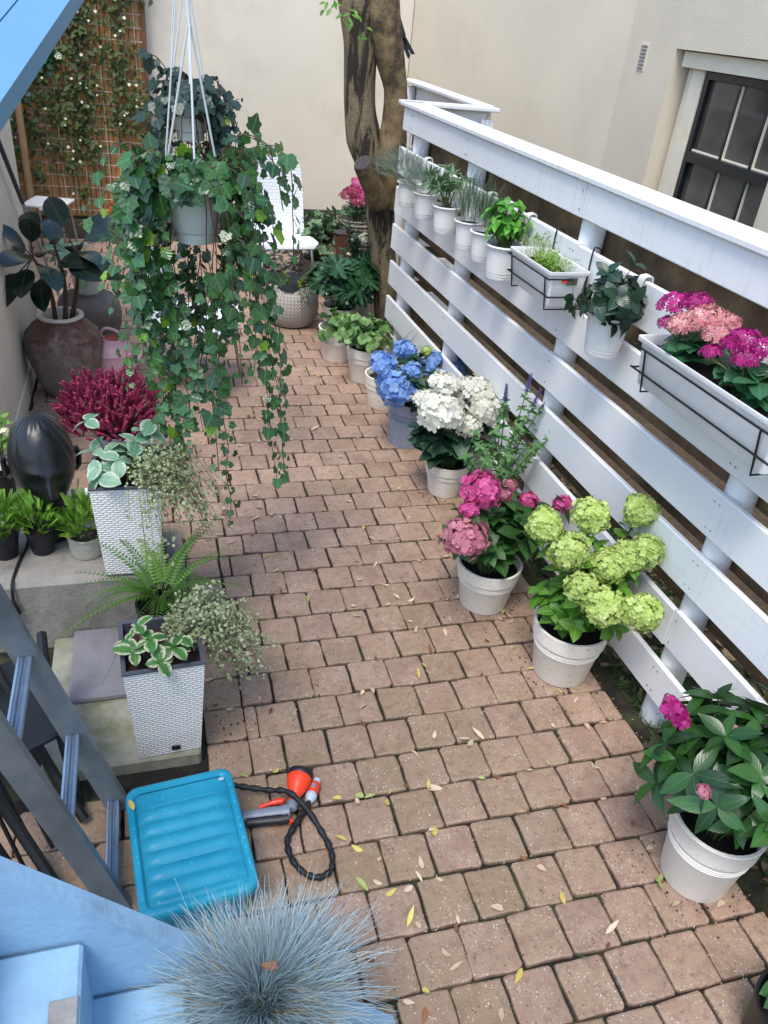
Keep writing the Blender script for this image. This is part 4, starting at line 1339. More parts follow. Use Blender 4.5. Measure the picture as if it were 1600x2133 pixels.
def sprig(L, n, tpl, ang=45, s0=1.0, s1=.5, bend=.2, spiral=137.5, flatpair=False, start=.1, seed=0, stem=True):
    r_ = random.Random(seed)
    it = []
    axis = lambda f: Vector((0, L * f * (1 - .1 * bend), L * bend * -f * f))
    for i in range(n):
        f = start + (1 - start) * i / max(1, n - 1)
        p = axis(f)
        s = s0 + (s1 - s0) * f
        a = R(ang) * (1 - .35 * f)
        if flatpair:
            for sg_ in (-1, 1):
                d = Vector((sg_ * math.sin(a), math.cos(a), -.15))
                it.append((tpl, basis(p, d, (0, 0, 1), s)))
        else:
            q = R(spiral) * i + r_.uniform(-.3, .3)
            d = Vector((math.sin(a) * math.cos(q), math.cos(a), math.sin(a) * math.sin(q)))
            up = Vector((-math.cos(q), .6, -math.sin(q)))
            it.append((tpl, basis(p, d, up, s)))
    if stem:
        k = 4
        V, F = [], []
        for i in range(k + 1):
            p = axis(i / k); w_ = .0012 * (1 - .6 * i / k)
            V += [(p.x - w_, p.y, p.z), (p.x + w_, p.y, p.z), (p.x, p.y, p.z + w_)]
        for i in range(k):
            for q in range(3):
                a_, b2 = i * 3 + q, i * 3 + (q + 1) % 3
                F += [(a_, b2, b2 + 3), (a_, b2 + 3, a_ + 3)]
        it.append(((np.array(V), np.array(F), np.zeros((len(V), 3))), Matrix.Identity(4)))
    return combine(it)

needle = leaf_tpl(.02, .0028, 'lance', 2, 0, .1)
needle_w = leaf_tpl(.026, .004, 'lance', 2, 0, .15)
bud = lobed_tpl(.010, [(0, 0), (.5, .1), (.55, .6), (0, 1.0)], .5, .3, .1)
S_LAV = [sprig(.12, 26, needle_w, 48, 1, .55, .25, seed=1), sprig(.10, 22, needle_w, 55, 1, .5, .4, seed=2)]
S_ROS = [sprig(.13, 44, needle, 55, 1, .6, .12, seed=3), sprig(.10, 34, needle, 60, 1, .6, .3, seed=4)]
S_HEA = [sprig(.06, 26, bud, 66, 1.1, .8, .1, seed=5), sprig(.05, 22, bud, 70, 1.1, .7, .3, seed=6)]
S_CON = [sprig(.08, 16, leaf_tpl(.024, .006, 'lance', 2, .1, .2), 50, 1.1, .6, .15, flatpair=True, seed=7), sprig(.065, 14, leaf_tpl(.022, .006, 'lance', 2, .1, .2), 55, 1.1, .6, .45, flatpair=True, seed=8)]
S_FERN = [sprig(.29, 24, leaf_tpl(.036, .013, 'lance', 2, .1, .15), 80, 1.0, .25, .9, flatpair=True, seed=9), sprig(.23, 20, leaf_tpl(.032, .013, 'lance', 2, .1, .15), 80, 1.0, .3, .5, flatpair=True, seed=10)]
S_AGA = [sprig(.24, 12, leaf_tpl(.038, .018, 'ovate', 3, .15, .4), 70, 1.1, .6, .05, spiral=90, seed=11), sprig(.20, 10, leaf_tpl(.034, .016, 'ovate', 3, .15, .4), 70, 1.1, .6, .25, spiral=90, seed=12)]
S_SPIKE = [sprig(.055, 60, leaf_tpl(.009, .005, 'ellip', 2, .1, .1), 75, 1.1, .7, .02, seed=13)]

G_HYD = leafmat('hydrangea_leaf', '#24471f', '#3f6a31', vein=.25)
G_HYD_L = leafmat('lime_hydrangea_leaf', '#3f6f1f', '#6ea03a', vein=.3)
G_HYD_D = leafmat('dark_hydrangea_leaf', '#1c3a26', '#2f5538', vein=.3)
G_IMP = leafmat('impatiens_leaf', '#1a3220', '#3d6b2c', vein=.16, rough=.3, veinb=.12)
G_RUB = leafmat('rubber_leaf', '#0e1b15', '#22392c', vein=.25, rough=.16, trans=.06, freq=12)
G_IVY = leafmat('ivy_leaf', '#1a361d', '#437436', vein=.25, rough=.27, trans=.2, freq=3, spec=.65)
G_IVY2 = leafmat('dark_ivy_leaf', '#182b24', '#2c463a', vein=.2, rough=.4, trans=.15, freq=3)
G_IVYY = leafmat('young_ivy_leaf', '#5d8a20', '#8fb83a', vein=.2, trans=.35, freq=3)
G_BAS = leafmat('basil_leaf', '#3c7a22', '#6bb03c', vein=.2, rough=.35)
G_SAGE = leafmat('sage_leaf', '#4c6a45', '#7d9a70', vein=.2, rough=.6)
G_LAV = leafmat('lavender_leaf', '#566a58', '#869a86', vein=0, rough=.7, trans=.15)
G_ROS = leafmat('rosemary_leaf', '#3a5a3c', '#5f8058', vein=0, rough=.6, trans=.12)
G_SPROUT = leafmat('sprout_leaf', '#5d8c2a', '#a2c74e', vein=0, trans=.35)
G_DARK = leafmat('dark_shiny_leaf', '#122a1c', '#25452c', vein=.25, rough=.28, trans=.1)
G_KAL = leafmat('kalanchoe_leaf', '#1f4a2c', '#3d6e44', vein=.2, rough=.3, trans=.1)
G_CON = leafmat('conifer_leaf', '#356a1c', '#8ab83e', vein=0, trans=.3)
G_FERN = leafmat('fern_leaf', '#2c5a27', '#72993f', vein=.1, trans=.3)
G_WIREV = leafmat('wire_vine_leaf', '#5d7440', '#b9c295', vein=0, trans=.2, rough=.55)
G_HOSTA = leafmat('hosta_leaf', '#4d7c5a', '#86ab8c', edge='#c9d2bc', edgew=.62, vein=.1, rough=.4)
G_HOSTA2 = leafmat('variegated_leaf', '#2c5c22', '#4d8438', edge='#dcd9b4', edgew=.55, vein=.15, rough=.4)
G_PEP = leafmat('variegated_disc_leaf', '#5f8a62', '#8fb08a', edge='#cfd8c0', edgew=.7, vein=.25, rough=.4)
G_PALM = leafmat('fatsia_leaf', '#1d4224', '#35613a', vein=.3, rough=.4)
G_GERA = leafmat('geranium_leaf', '#3f6f33', '#8db06c', vein=.15, rough=.55)
G_AGA = leafmat('agastache_leaf', '#3e6a35', '#648f50', vein=.2, rough=.6)
G_OLIVE = leafmat('olive_leaf', '#4f5a30', '#7e8450', vein=.1, rough=.6)
G_FEST = leafmat('fescue_blade', '#667f86', '#b0c4ca', vein=0, trans=.15, rough=.6, veinb=0)
G_TREL = leafmat('trellis_leaf', '#2c3f1c', '#5d6c34', vein=.1, rough=.6)
F_LIME = leafmat('lime_petal', '#a3bf50', '#dde99c', vein=0, tint=.3, veinb=.1, trans=.3, rough=.6)
F_WHITE = leafmat('white_petal', '#d9d9c0', '#faf9f2', vein=0, tint=.2, veinb=.1, trans=.3, rough=.6)
F_BLUE = leafmat('blue_petal', '#4a7bc8', '#a5c6ee', vein=0, tint=.3, veinb=.1, trans=.25, rough=.6)
F_PINK = leafmat('hot_pink_petal', '#bb3078', '#e672aa', vein=0, tint=.25, veinb=.1, trans=.25, rough=.6)
F_DUSTY = leafmat('dusty_pink_petal', '#a84c6c', '#dfa3a8', vein=0, tint=.35, veinb=.1, trans=.25, rough=.6)
F_MAG = leafmat('magenta_petal', '#8a0a5c', '#d3268f', vein=0, tint=.25, veinb=.1, trans=.25, rough=.6)
F_SALM = leafmat('salmon_petal', '#c25a6c', '#f2c2b4', vein=0, tint=.3, veinb=.1, trans=.25, rough=.6)
F_HEA = leafmat('heather_bloom', '#7d1741', '#bb456e', vein=0, trans=.2, rough=.7)
F_PURP = leafmat('purple_bloom', '#5a4a8c', '#8f80bd', vein=0, trans=.2, rough=.7)
F_CREAM = leafmat('cream_petal', '#e6e0b8', '#f6f2dc', vein=0, veinb=.1, trans=.25, rough=.6)
M_STEM = plain('green_stem', '#4a5a2a', .6, .2, 30)
M_STEMB = plain('brown_stem', '#4d3626', .7, .25, 30)

FLO = floret_tpl(.0185, 4, .30); FLO_S = floret_tpl(.0115, 4, .35)
def head_places(r, n, rng, flor, squash=.85, cover=.88, lump=.12):
    o3 = Vector((rng.uniform(0, 50), 0, 0))
    out = []
    for i in range(n):
        f = (i + .5) / n * cover
        z = 1 - 2 * f
        a = i * 2.39996 + rng.uniform(-.12, .12)
        s = math.sqrt(max(0, 1 - z * z))
        nr = Vector((s * math.cos(a), s * math.sin(a), z))
        p = Vector((nr.x * r, nr.y * r, nr.z * r * squash)) * (rng.uniform(.92, 1.05) + lump * mnoise.noise(nr * 1.9 + o3))
        tw = Vector((rng.uniform(-1, 1), rng.uniform(-1, 1), rng.uniform(-1, 1)))
        nn = (nr + tw * .42).normalized()
        out.append((0, basis(p, nn.orthogonal(), nn, rng.uniform(.8, 1.15), 0)))
    return out
HEADM = {}
def head_mesh(mat, kind, var):
    key = (mat.name, kind, var)
    if key not in HEADM:
        rng = random.Random(len(kind) * 101 + var * 17 + ord(kind[0]))
        if kind == 'lime': pl_ = head_places(.050, 190, rng, FLO_S, rng.uniform(.9, 1.15), .92, .34); tp = FLO_S
        elif kind == 'mop': pl_ = head_places(.057, 84, rng, FLO, .74, .74, .50); tp = FLO
        elif kind == 'kal':
            tp = floret_tpl(.0098, 4, .15, .78); pl_ = head_places(.046, 78, rng, tp, .55, .5, .3)
        else:
            tp = floret_tpl(.013, 5, .15); pl_ = head_places(.03, 22, rng, tp, .7, .6)
        V, F, A = merge_tpl([tp], pl_, rng)
        # green core so that gaps read as stalks, not as holes
        HEADM[key] = raw_mesh('flower_head', V, F, A, mat)
    return HEADM[key]
def head(t, p, r, mat, kind, rng, base=.05, tilt=None):
    d = tilt or Vector((rng.uniform(-.35, .35), rng.uniform(-.55, .15), 1))
    d = d.normalized()
    s = r / base
    M = basis(p, d.orthogonal(), d, s * rng.uniform(.95, 1.05), 0) @ Matrix.Rotation(rng.uniform(0, 6.28), 4, 'Z')
    o = link('flower_head', head_mesh(mat, kind, rng.randrange(3)), t, None, M)
    return o

def pot(t, rb, rt, h, mat, style='floor', soil=.82, tilt=None):
    if style == 'floor':
        pr = [(0, .004), (rb * .95, .004), (rb * .97, 0), (rb, .008), (rb + (rt - rb) * .70 - .003, h * .70), (rb + (rt - rb) * .70, h * .715), (rt - .010, h * .73), (rt - .004, h * .745), (rt, h * .975), (rt + .002, h * .985), (rt + .001, h), (rt - .008, h), (rt - .011, h * .96), (rt - .016, h * soil)]
    elif style == 'plain':
        pr = [(0, .004), (rb * .96, .002), (rb, .01), (rt - .003, h * .9), (rt, h * .93), (rt, h), (rt - .007, h), (rt - .012, h * soil)]
    elif style == 'hang':
        pr = [(0, .002), (rb * .94, 0), (rb, .006), (rb + .0005, h * .10), (rb - .002, h * .115), (rb + .002, h * .13), (rb + .0025, h * .18), (rb, h * .195), (rb + .004, h * .21), (rt - .008, h * .93), (rt + .001, h * .94), (rt + .004, h * .965), (rt + .002, h), (rt - .006, h), (rt - .009, h * .93), (rt - .012, h * soil)]
    MB().lathe(pr, 40).build('pot', mat, t, True, autosm=35)
    if style == 'floor':
        gv = MB()
        for zz in (.60, .635, .67):
            r_ = rb + (rt - rb) * zz * .99
            gv.lathe([(r_ - .001, h * zz - .002), (r_ + .0022, h * zz), (r_ - .001, h * zz + .002)], 40)
        gv.build('pot_rings', mat, t, True)
    rs = pr[-1][0] + .004
    n = 20; vs = [(0, 0, h * soil + .004)]; fs = []
    rr = random.Random(int(rb * 1e4))
    for q in (.35, .7, 1.0):
        for i in range(n):
            a = 2 * math.pi * i / n
            vs.append((rs * q * math.cos(a), rs * q * math.sin(a), h * soil + rr.uniform(-.006, .006)))
    for i in range(n):
        j = (i + 1) % n
        fs.append((0, 1 + i, 1 + j))
        for L in (0, 1):
            fs.append((1 + L * n + i, 1 + (L + 1) * n + i, 1 + (L + 1) * n + j, 1 + L * n + j))
    MB().add(vs, fs).build('soil', M_POTSOIL, t, True)
    return h * soil

def stems(t, tips, base, mat, r0=.004, r1=.0025, spread=.03, rng=None, bow=.15, one=True):
    out = []
    mb = MB()
    for tp in tips:
        a = base + Vector((rng.uniform(-spread, spread), rng.uniform(-spread, spread), 0))
        mid = a.lerp(tp, .5) + Vector((0, 0, (tp - a).length * bow))
        path = smooth_path([a, mid, tp], 5)
        mb.tube(path, [r0 + (r1 - r0) * i / (len(path) - 1) for i in range(len(path))], 6)
        out.append(path)
        if not one:
            mb.build('stem', mat, t, True, autosm=180); mb = MB()
    if one and mb.v: mb.build('stems', mat, t, True, autosm=180)
    return out

def rosette(places, p, axis, nl, ntp, rng, s=1.0, elev=(10, 45), off=0.0):
    axis = axis.normalized()
    x = axis.orthogonal().normalized(); y = axis.cross(x)
    a0 = rng.uniform(0, 6.28)
    for i in range(nl):
        a = a0 + 2 * math.pi * i / nl + rng.uniform(-.25, .25)
        e = R(rng.uniform(*elev))
        rad = x * math.cos(a) + y * math.sin(a)
        d = rad * math.cos(e) + axis * math.sin(e)
        up = axis * math.cos(e) - rad * math.sin(e)
        places.append((rng.randrange(ntp), basis(p + rad * off, d, up, s * rng.uniform(.8, 1.15), rng.uniform(-.3, .3))))

def dome(c, rx, ry, rz, n, rng, zmin=-.2):
    out = []
    while len(out) < n:
        v = Vector((rng.uniform(-1, 1), rng.uniform(-1, 1), rng.uniform(zmin, 1)))
        if .35 < v.length < 1: out.append(c + Vector((v.x * rx, v.y * ry, v.z * rz)))
    return out

def dm(px, X):                       # metres covered by px pixels at point X
    return px * (X - Vector((0, 0, CAMZ))).dot(FWD) / 1638.1

def hydrangea(label, loc, potdim, potmat, heads, kind, base, leafm, rng, n_extra, crown, ind, lscale=1.0, group=None):
    t = thing('potted_hydrangea', label, 'potted plant', loc, 0, 'hydrangeas in pots along the fence')
    zs = pot(t, *potdim, potmat)
    L = Vector(loc)
    tips = []
    places = []
    for (x, y, Y, rpx, m_) in heads:
        X = at(x, y, Y)
        p = X - L
        r_ = dm(rpx, X) * (.91 if kind == 'lime' else 1.0)
        head(t, p, r_, m_, kind, rng, base)
        tips.append(p - Vector((0, 0, r_ * .5)))
    tips += dome(Vector(crown[:3]), *crown[3:6], n_extra, rng)
    ph_ = stems(t, tips, Vector((0, 0, zs - .01)), M_STEM if kind != 'lime' else M_STEMB, .0045, .0028, .04, rng)
    for i, path in enumerate(ph_):
        if i >= len(heads):
            rosette(places, path[-1], (path[-1] - path[-3]) + Vector((0, 0, .02)), 4, 3, rng, .75 * lscale)
        for f in ((.55, .78) if kind != 'lime' else (.4, .55, .7, .85)):
            q = int(f * (len(path) - 1))
            ax = (path[q + 1] - path[q])
            rosette(places, path[q], ax + Vector((0, 0, .02)), 2, 3, rng, lscale, (0, 30))
        if i < len(heads): rosette(places, path[-1], path[-1] - path[-2], 3, 3, rng, lscale * .8, (-15, 20))
    scatter(t, L_HYD, places, leafm, rng, ind)
    return t

rng = random.Random(77)
hydrangea('lime green hydrangea in a speckled cream pot beside the fence', (1.435, 1.945, 0), (.105, .142, .245), M_POT_OLD,
          [(1135, 1095, 1.97, 38, F_LIME), (1186, 1147, 1.90, 40, F_LIME), (1230, 1075, 2.02, 36, F_LIME), (1335, 1065, 1.98, 36, F_LIME), (1348, 1148, 1.86, 33, F_LIME), (1268, 1178, 1.86, 40, F_LIME), (1310, 1160, 1.88, 36, F_LIME), (1212, 1226, 1.78, 32, F_LIME), (1256, 1264, 1.72, 39, F_LIME), (1338, 1275, 1.68, 42, F_LIME), (1240, 1200, 1.92, 22, F_LIME)],
          'lime', .05, G_HYD_L, rng, 44, (0, -.02, .38, .18, .17, .20), 290, .84)
hydrangea('pink hydrangea with two faded rose heads in a speckled cream pot', (1.285, 2.39, 0), (.10, .135, .215), M_POT_OLD,
          [(1003, 1024, 2.33, 37, F_PINK), (978, 1062, 2.28, 18, F_PINK), (967, 1120, 2.22, 42, F_DUSTY), (1062, 1012, 2.45, 14, F_DUSTY), (1100, 1042, 2.42, 18, F_PINK), (1172, 1048, 2.42, 17, F_PINK), (1052, 1032, 2.4, 14, F_DUSTY)],
          'mop', .06, G_HYD, rng, 60, (.03, .02, .36, .22, .18, .17), 220, 1.05)
hydrangea('white hydrangea with broad leaves in a cream pot', (1.415, 3.29, 0), (.085, .118, .185), M_POT,
          [(921, 858, 3.2, 44, F_WHITE), (925, 800, 3.34, 30, F_WHITE), (976, 886, 3.16, 24, F_WHITE), (1017, 850, 3.24, 36, F_WHITE), (993, 812, 3.34, 34, F_WHITE), (888, 832, 3.3, 24, F_WHITE), (960, 830, 3.36, 24, F_WHITE), (1035, 872, 3.2, 20, F_WHITE)],
          'mop', .06, G_HYD_D, rng, 26, (0, 0, .31, .18, .16, .12), 100, 1.25)
hydrangea('blue hydrangea in a smooth blue grey pot', (1.385, 3.86, 0), (.118, .128, .265), M_POT_GB,
          [(800, 760, 3.85, 26, F_BLUE), (845, 732, 4.0, 22, F_BLUE), (886, 773, 3.84, 24, F_BLUE), (826, 810, 3.72, 33, F_BLUE), (870, 826, 3.72, 24, F_BLUE), (953, 770, 3.95, 20, F_BLUE), (922, 785, 3.86, 18, F_BLUE), (888, 732, 4.0, 10, F_LIME), (858, 772, 3.78, 20, F_BLUE), (905, 748, 3.98, 16, F_BLUE), (808, 790, 3.8, 20, F_BLUE)],
          'mop', .06, G_HYD_D, rng, 30, (0, 0, .38, .18, .16, .12), 90, 1.0)

# ---------------------------------------------------------------- impatiens, near the right edge
def shrub(name, label, loc, potdim, potmat, style, crown, n, nl, tpls, leafm, rng, ind, s=1.0, elev=(5, 40), stemm=None, group=None, pairs=(.6, .8), npair=3, bow=.15, spread=.04, cat='potted plant', rz=0, zmin=-.2):
    t = thing(name, label, cat, loc, rz, group)
    zs = pot(t, *potdim, potmat, style)
    tips = dome(Vector(crown[:3]), *crown[3:6], n, rng, zmin)
    ph_ = stems(t, tips, Vector((0, 0, zs - .01)), stemm or M_STEM, .0035, .002, spread, rng, bow)
    places = []
    for path in ph_:
        rosette(places, path[-1], (path[-1] - path[-3]) + Vector((0, 0, .01)), nl, len(tpls), rng, s, elev)
        for f in pairs:
            q = int(f * (len(path) - 1))
            rosette(places, path[q], path[q + 1] - path[q] + Vector((0, 0, .01)), npair, len(tpls), rng, s, elev)
    scatter(t, tpls, places, leafm, rng, ind)
    return t
t = shrub('potted_impatiens', 'dark leafy impatiens with magenta blooms in a big cream pot', (1.455, 1.065, 0), (.098, .13, .27), M_POT, 'floor', (.04, .01, .425, .27, .24, .20), 84, 5, L_IMP, G_IMP, rng, 300, .95, (0, 35), npair=2, pairs=(.7,), zmin=-.35)
for (x, y, Y, rp, m_) in [(1405, 1482, 1.15, 26, F_MAG), (1396, 1462, 1.17, 16, F_MAG), (1418, 1500, 1.13, 18, F_MAG), (1530, 1522, 1.12, 15, F_DUSTY), (1465, 1648, .98, 15, F_DUSTY), (1596, 1505, 1.14, 12, F_MAG), (1545, 1600, 1.05, 10, F_DUSTY)]:
    X = at(x, y, Y); head(t, X - t.location, dm(rp, X), m_, 'imp', rng, .032)
t = shrub('potted_seedling', 'small green plant in a black pot at the bottom right corner', (1.385, .60, 0), (.085, .105, .18), M_BLACKPL, 'plain', (-.03, .01, .25, .07, .07, .06), 6, 4, L_HYD, G_HYD, rng, 20, .7)

# ---------------------------------------------------------------- the other floor pots
shrub('potted_geranium', 'light green lobed geranium in a cream pot beyond the blue hydrangea', (1.35, 4.75, 0), (.105, .138, .235), M_POT, 'floor', (-.04, -.02, .30, .21, .19, .14), 52, 4, L_GERA, G_GERA, rng, 120, .72, (10, 50))
t = thing('potted_shrub', 'thin olive twigs in a stained cream pot behind the blue flowers', 'potted plant', (1.365, 4.35, 0))
zs = pot(t, .098, .125, .205, M_POT_OLD)
pl_ = [(rng.randrange(2), basis(p, p - Vector((-.03, 0, .05)), (0, 0, 1), rng.uniform(.7, 1.2))) for p in dome(Vector((.10, .05, .26)), .16, .14, .12, 60, rng)]
scatter(t, S_ROS, pl_, G_OLIVE, rng)
stems(t, dome(Vector((.08, .04, .25)), .1, .1, .08, 12, rng), Vector((0, 0, zs)), M_STEMB, .003, .0015, .03, rng)
shrub('potted_ivy_geranium', 'pale trailing plant in the farthest cream pot of the row', (1.235, 5.12, 0), (.105, .135, .225), M_POT, 'floor', (0, -.06, .24, .18, .17, .12), 34, 4, L_GERA, G_GERA, rng, 60, .72, (0, 50), zmin=-.6)
shrub('potted_fatsia', 'dark finger leaved shrub in a white pot behind the geranium', (1.33, 5.50, 0), (.10, .13, .25), M_POT, 'floor', (.03, -.02, .44, .27, .24, .17), 26, 5, L_PALM, G_PALM, rng, 90, 1.0, (0, 40))
t = shrub('potted_rose', 'tall flowering shrub with cream and coral blooms before the stump', (1.50, 5.72, 0), (.10, .13, .25), M_POT, 'floor', (.0, .0, .60, .16, .14, .26), 26, 4, L_SM, G_HYD_D, rng, 0, 1.25, (0, 45), npair=4, pairs=(.5, .65, .8, .9))
for (x, y, Y, rp, m_) in [(757, 497, 5.72, 13, F_CREAM), (765, 600, 5.5, 14, F_CREAM), (762, 590, 5.52, 10, F_SALM), (733, 605, 5.5, 6, F_CREAM), (738, 548, 5.6, 5, F_CREAM), (757, 548, 5.6, 6, F_CREAM), (782, 614, 5.5, 5, F_CREAM), (735, 500, 5.7, 5, F_CREAM), (727, 530, 5.7, 5, F_CREAM)]:
    X = at(x, y, Y); head(t, X - t.location, dm(rp, X), m_, 'imp', rng, .032)
t = thing('potted_kalanchoe', 'pink kalanchoe in a ribbed beige pot left of the tree trunk', 'potted plant', (1.97, 7.70, 0))
prb = [(0, 0), (.13, 0)]
for i in range(9): prb += [(.14 + .055 * i / 9, .03 + i * .036), (.155 + .055 * i / 9, .045 + i * .036), (.142 + .055 * i / 9, .060 + i * .036)]
prb += [(.20, .37), (.185, .375), (.17, .33), (0, .33)]
MB().lathe(prb, 36).build('pot', plain('ribbed_pot', '#8d8378', .7, .2, 8, .3), t, True)
pl_ = []
for p in dome(Vector((0, -.02, .42)), .17, .15, .10, 26, rng): rosette(pl_, p, Vector((0, 0, 1)), 4, 2, rng, 1.0, (0, 40))
scatter(t, L_KAL, pl_, G_KAL, rng)
for (dx, dy, dz) in [(-.05, -.05, .62), (.04, -.06, .60), (0, 0, .68), (-.1, 0, .58), (.1, -.02, .57), (-.02, -.1, .54)]:
    head(t, Vector((dx, dy, dz)), .075, F_HEA if dx < 0 else F_PINK, 'kal', rng, .045)
stems(t, [Vector((-.05, -.05, .6)), Vector((.04, -.06, .58)), Vector((0, 0, .65)), Vector((-.1, 0, .56)), Vector((.1, -.02, .55))], Vector((0, 0, .33)), M_STEM, .006, .005, .04, rng)
shrub('potted_creeper', 'grey green trailing shrub between the back chair and the stump', (1.42, 6.85, 0), (.10, .13, .22), M_POT_STONE, 'plain', (.03, 0, .42, .24, .2, .26), 46, 4, L_IVY, G_SAGE, rng, 0, 1.1, (0, 50), pairs=(.5, .7, .85), zmin=-.5)
t = thing('climbing_shoot', 'bright green thin shoot growing out of the pouf', 'plant', (1.03, 5.75, .29))
O = t.location
ps_ = []
mb = MB()
for k in range(9):
    a = rng.uniform(2.6, 6.6)
    p2 = Vector((math.cos(a) * rng.uniform(.12, .26), math.sin(a) * rng.uniform(.06, .22), rng.uniform(-.12, .12)))
    path = smooth_path([Vector((rng.uniform(-.03, .03), 0, 0)), p2 * .5 + Vector((0, 0, .1)), p2], 5)
    mb.tube(path, .002, 5)
    for q in range(3, len(path) - 1): rosette(ps_, path[q], path[q + 1] - path[q], 2, 2, rng, .9, (0, 60))
mb.build('stems', M_STEMB, t, True)
scatter(t, L_SM, ps_, G_IVYY, rng)
t = thing('potted_agastache', 'tall agastache with purple spikes behind the white hydrangea', 'potted plant', (1.475, 2.86, 0))
zs = pot(t, .09, .12, .2, M_POT)
tips = [at(x, y, Y) - t.location for (x, y, Y) in [(1053, 835, 2.8), (1097, 815, 2.82), (1111, 845, 2.8), (1128, 850, 2.78), (1030, 900, 2.75), (1000, 930, 2.7), (1150, 905, 2.7), (1080, 890, 2.7), (985, 900, 2.8), (1120, 930, 2.66), (1060, 950, 2.66), (1010, 960, 2.62), (1095, 870, 2.8), (1040, 860, 2.85), (1025, 930, 2.85), (970, 950, 2.78), (1060, 920, 2.9), (1135, 890, 2.8), (1010, 985, 2.7), (1045, 980, 2.68)]]
pth_ = stems(t, tips, Vector((0, 0, zs)), M_STEM, .003, .0018, .05, rng, .06)
pl_ = []
for path in pth_:
    for q in range(2, len(path)):
        rosette(pl_, path[q], path[q] - path[q - 1], 4, 2, rng, .95, (-10, 35))
scatter(t, L_SM, pl_, G_AGA, rng)
for i in range(4):
    d = (pth_[i][-1] - pth_[i][-2]).normalized()
    link('flower_spike', raw_mesh('flower_spike', *S_SPIKE[0], F_PURP), t, None, basis(pth_[i][-1] - d * .01, d, (0, -1, 0), 1.7 if i < 3 else .8))

# ---------------------------------------------------------------- hanging pots on the fence
TH = R(1.9)
def fl(x, y, z): return (1.70 + x * math.cos(TH) - y * math.sin(TH), x * math.sin(TH) + y * math.cos(TH), z)
GH = 'white herb pots hooked on the fence'
def hang_pot(name, label, y, z0=1.150, rb=.052, rt=.072, h=.135, group=GH):
    t = thing(name, label, 'hanging pot', fl(-.003 - rt - .012, y, z0), TH, group)
    zs = pot(t, rb, rt, h, M_WPL, 'hang', .86)
    top = 1.40 - z0
    hk = MB()
    x1 = rt + .012
    path = smooth_path([(rt - .004, 0, h - .004), (rt + .002, 0, h + .04), (x1 - .006, 0, top - .01), (x1 + .004, 0, top + .010), (x1 + .026, 0, top + .010), (x1 + .034, 0, top - .02)], 5)
    vs, fs = [], []
    for i, p in enumerate(path):
        for (dy, dz) in ((-.016, 0), (.016, 0), (.016, .004), (-.016, .004)):
            vs.append((p.x - (dz if i < 16 else -dz), p.y + dy, p.z + (dz if 12 < i < 22 else 0)))
    for i in range(len(path) - 1):
        for q in range(4):
            fs.append((i * 4 + q, i * 4 + (q + 1) % 4, (i + 1) * 4 + (q + 1) % 4, (i + 1) * 4 + q))
    hk.add(vs, fs).build('hook', M_WPL, t, True)
    return t, zs + .0
def sprig_bush(t, c, rx, ry, rz, n, tp, mat, src, s=(.8, 1.2), up=.3):
    pl_ = []
    for p in dome(Vector(c), rx, ry, rz, n, rng, -.1):
        d = (p - Vector(src)).normalized() + Vector((0, 0, up))
        pl_.append((rng.randrange(len(tp)), basis(p - d.normalized() * .03, d, Vector((rng.uniform(-1, 1), rng.uniform(-1, 1), 1)), rng.uniform(*s))))
    scatter(t, tp, pl_, mat, rng)
t, zs = hang_pot('lavender_pot', 'white hooked pot with grey lavender nearest the tree trunk', 4.56)
sprig_bush(t, (-.04, .07, zs + .06), .15, .17, .13, 340, S_LAV, G_LAV, (0, 0, zs - .02), (.4, .7), .05)
t, zs = hang_pot('thyme_pot', 'white hooked pot with grey green herb between lavender and sage', 4.28)
sprig_bush(t, (-.02, .03, zs + .05), .13, .14, .10, 260, S_LAV, G_LAV, (0, 0, zs - .02), (.4, .7), .05)
t, zs = hang_pot('sage_pot', 'white hooked pot with broad leaved sage and bare soil', 3.97)
tips = dome(Vector((0, .03, zs + .11)), .11, .14, .10, 22, rng)
pl_ = []
for path in stems(t, tips, Vector((0, 0, zs)), M_STEM, .0025, .0015, .02, rng):
    rosette(pl_, path[-1], path[-1] - path[-3], 5, 2, rng, 1.0, (10, 55)); rosette(pl_, path[6], path[7] - path[6], 3, 2, rng, 1.0, (0, 40))
scatter(t, L_SAGE, pl_, G_SAGE, rng, 60)
t, zs = hang_pot('rosemary_pot', 'white hooked pot with upright rosemary right of the sage', 3.66)
sprig_bush(t, (0, 0, zs + .06), .085, .09, .13, 170, S_ROS, G_ROS, (0, 0, zs - .08), (.45, .8), .4)
t, zs = hang_pot('rosemary_pot', 'white hooked pot half hidden between rosemary and basil', 3.46)
sprig_bush(t, (0, .02, zs + .06), .08, .08, .12, 130, S_ROS, G_ROS, (0, 0, zs - .08), (.5, .95), .5)
t, zs = hang_pot('basil_pot', 'white hooked pot with bushy bright green basil', 3.24, 1.135, .060, .082, .150)
tips = dome(Vector((0, .01, zs + .085)), .105, .12, .12, 46, rng)
pl_ = []
for path in stems(t, tips, Vector((0, 0, zs)), M_STEM, .0025, .0015, .03, rng):
    rosette(pl_, path[-1], path[-1] - path[-3], 4, 2, rng, 1.0, (5, 45)); rosette(pl_, path[6], path[7] - path[6], 3, 2, rng, 1.0, (0, 40))
scatter(t, L_BAS, pl_, G_BAS, rng, 150)
t, zs = hang_pot('dipladenia_pot', 'white hooked pot of dark glossy leaves between the two wire boxes', 2.35, 1.135, .058, .082, .150)
tips = dome(Vector((-.02, .0, zs + .06)), .12, .13, .11, 26, rng, -.6)
pl_ = []
for path in stems(t, tips, Vector((0, 0, zs)), M_STEMB, .0025, .0015, .03, rng):
    rosette(pl_, path[-1], path[-1] - path[-3], 4, 2, rng, .62, (0, 50)); rosette(pl_, path[6], path[7] - path[6], 3, 2, rng, .62, (0, 40))
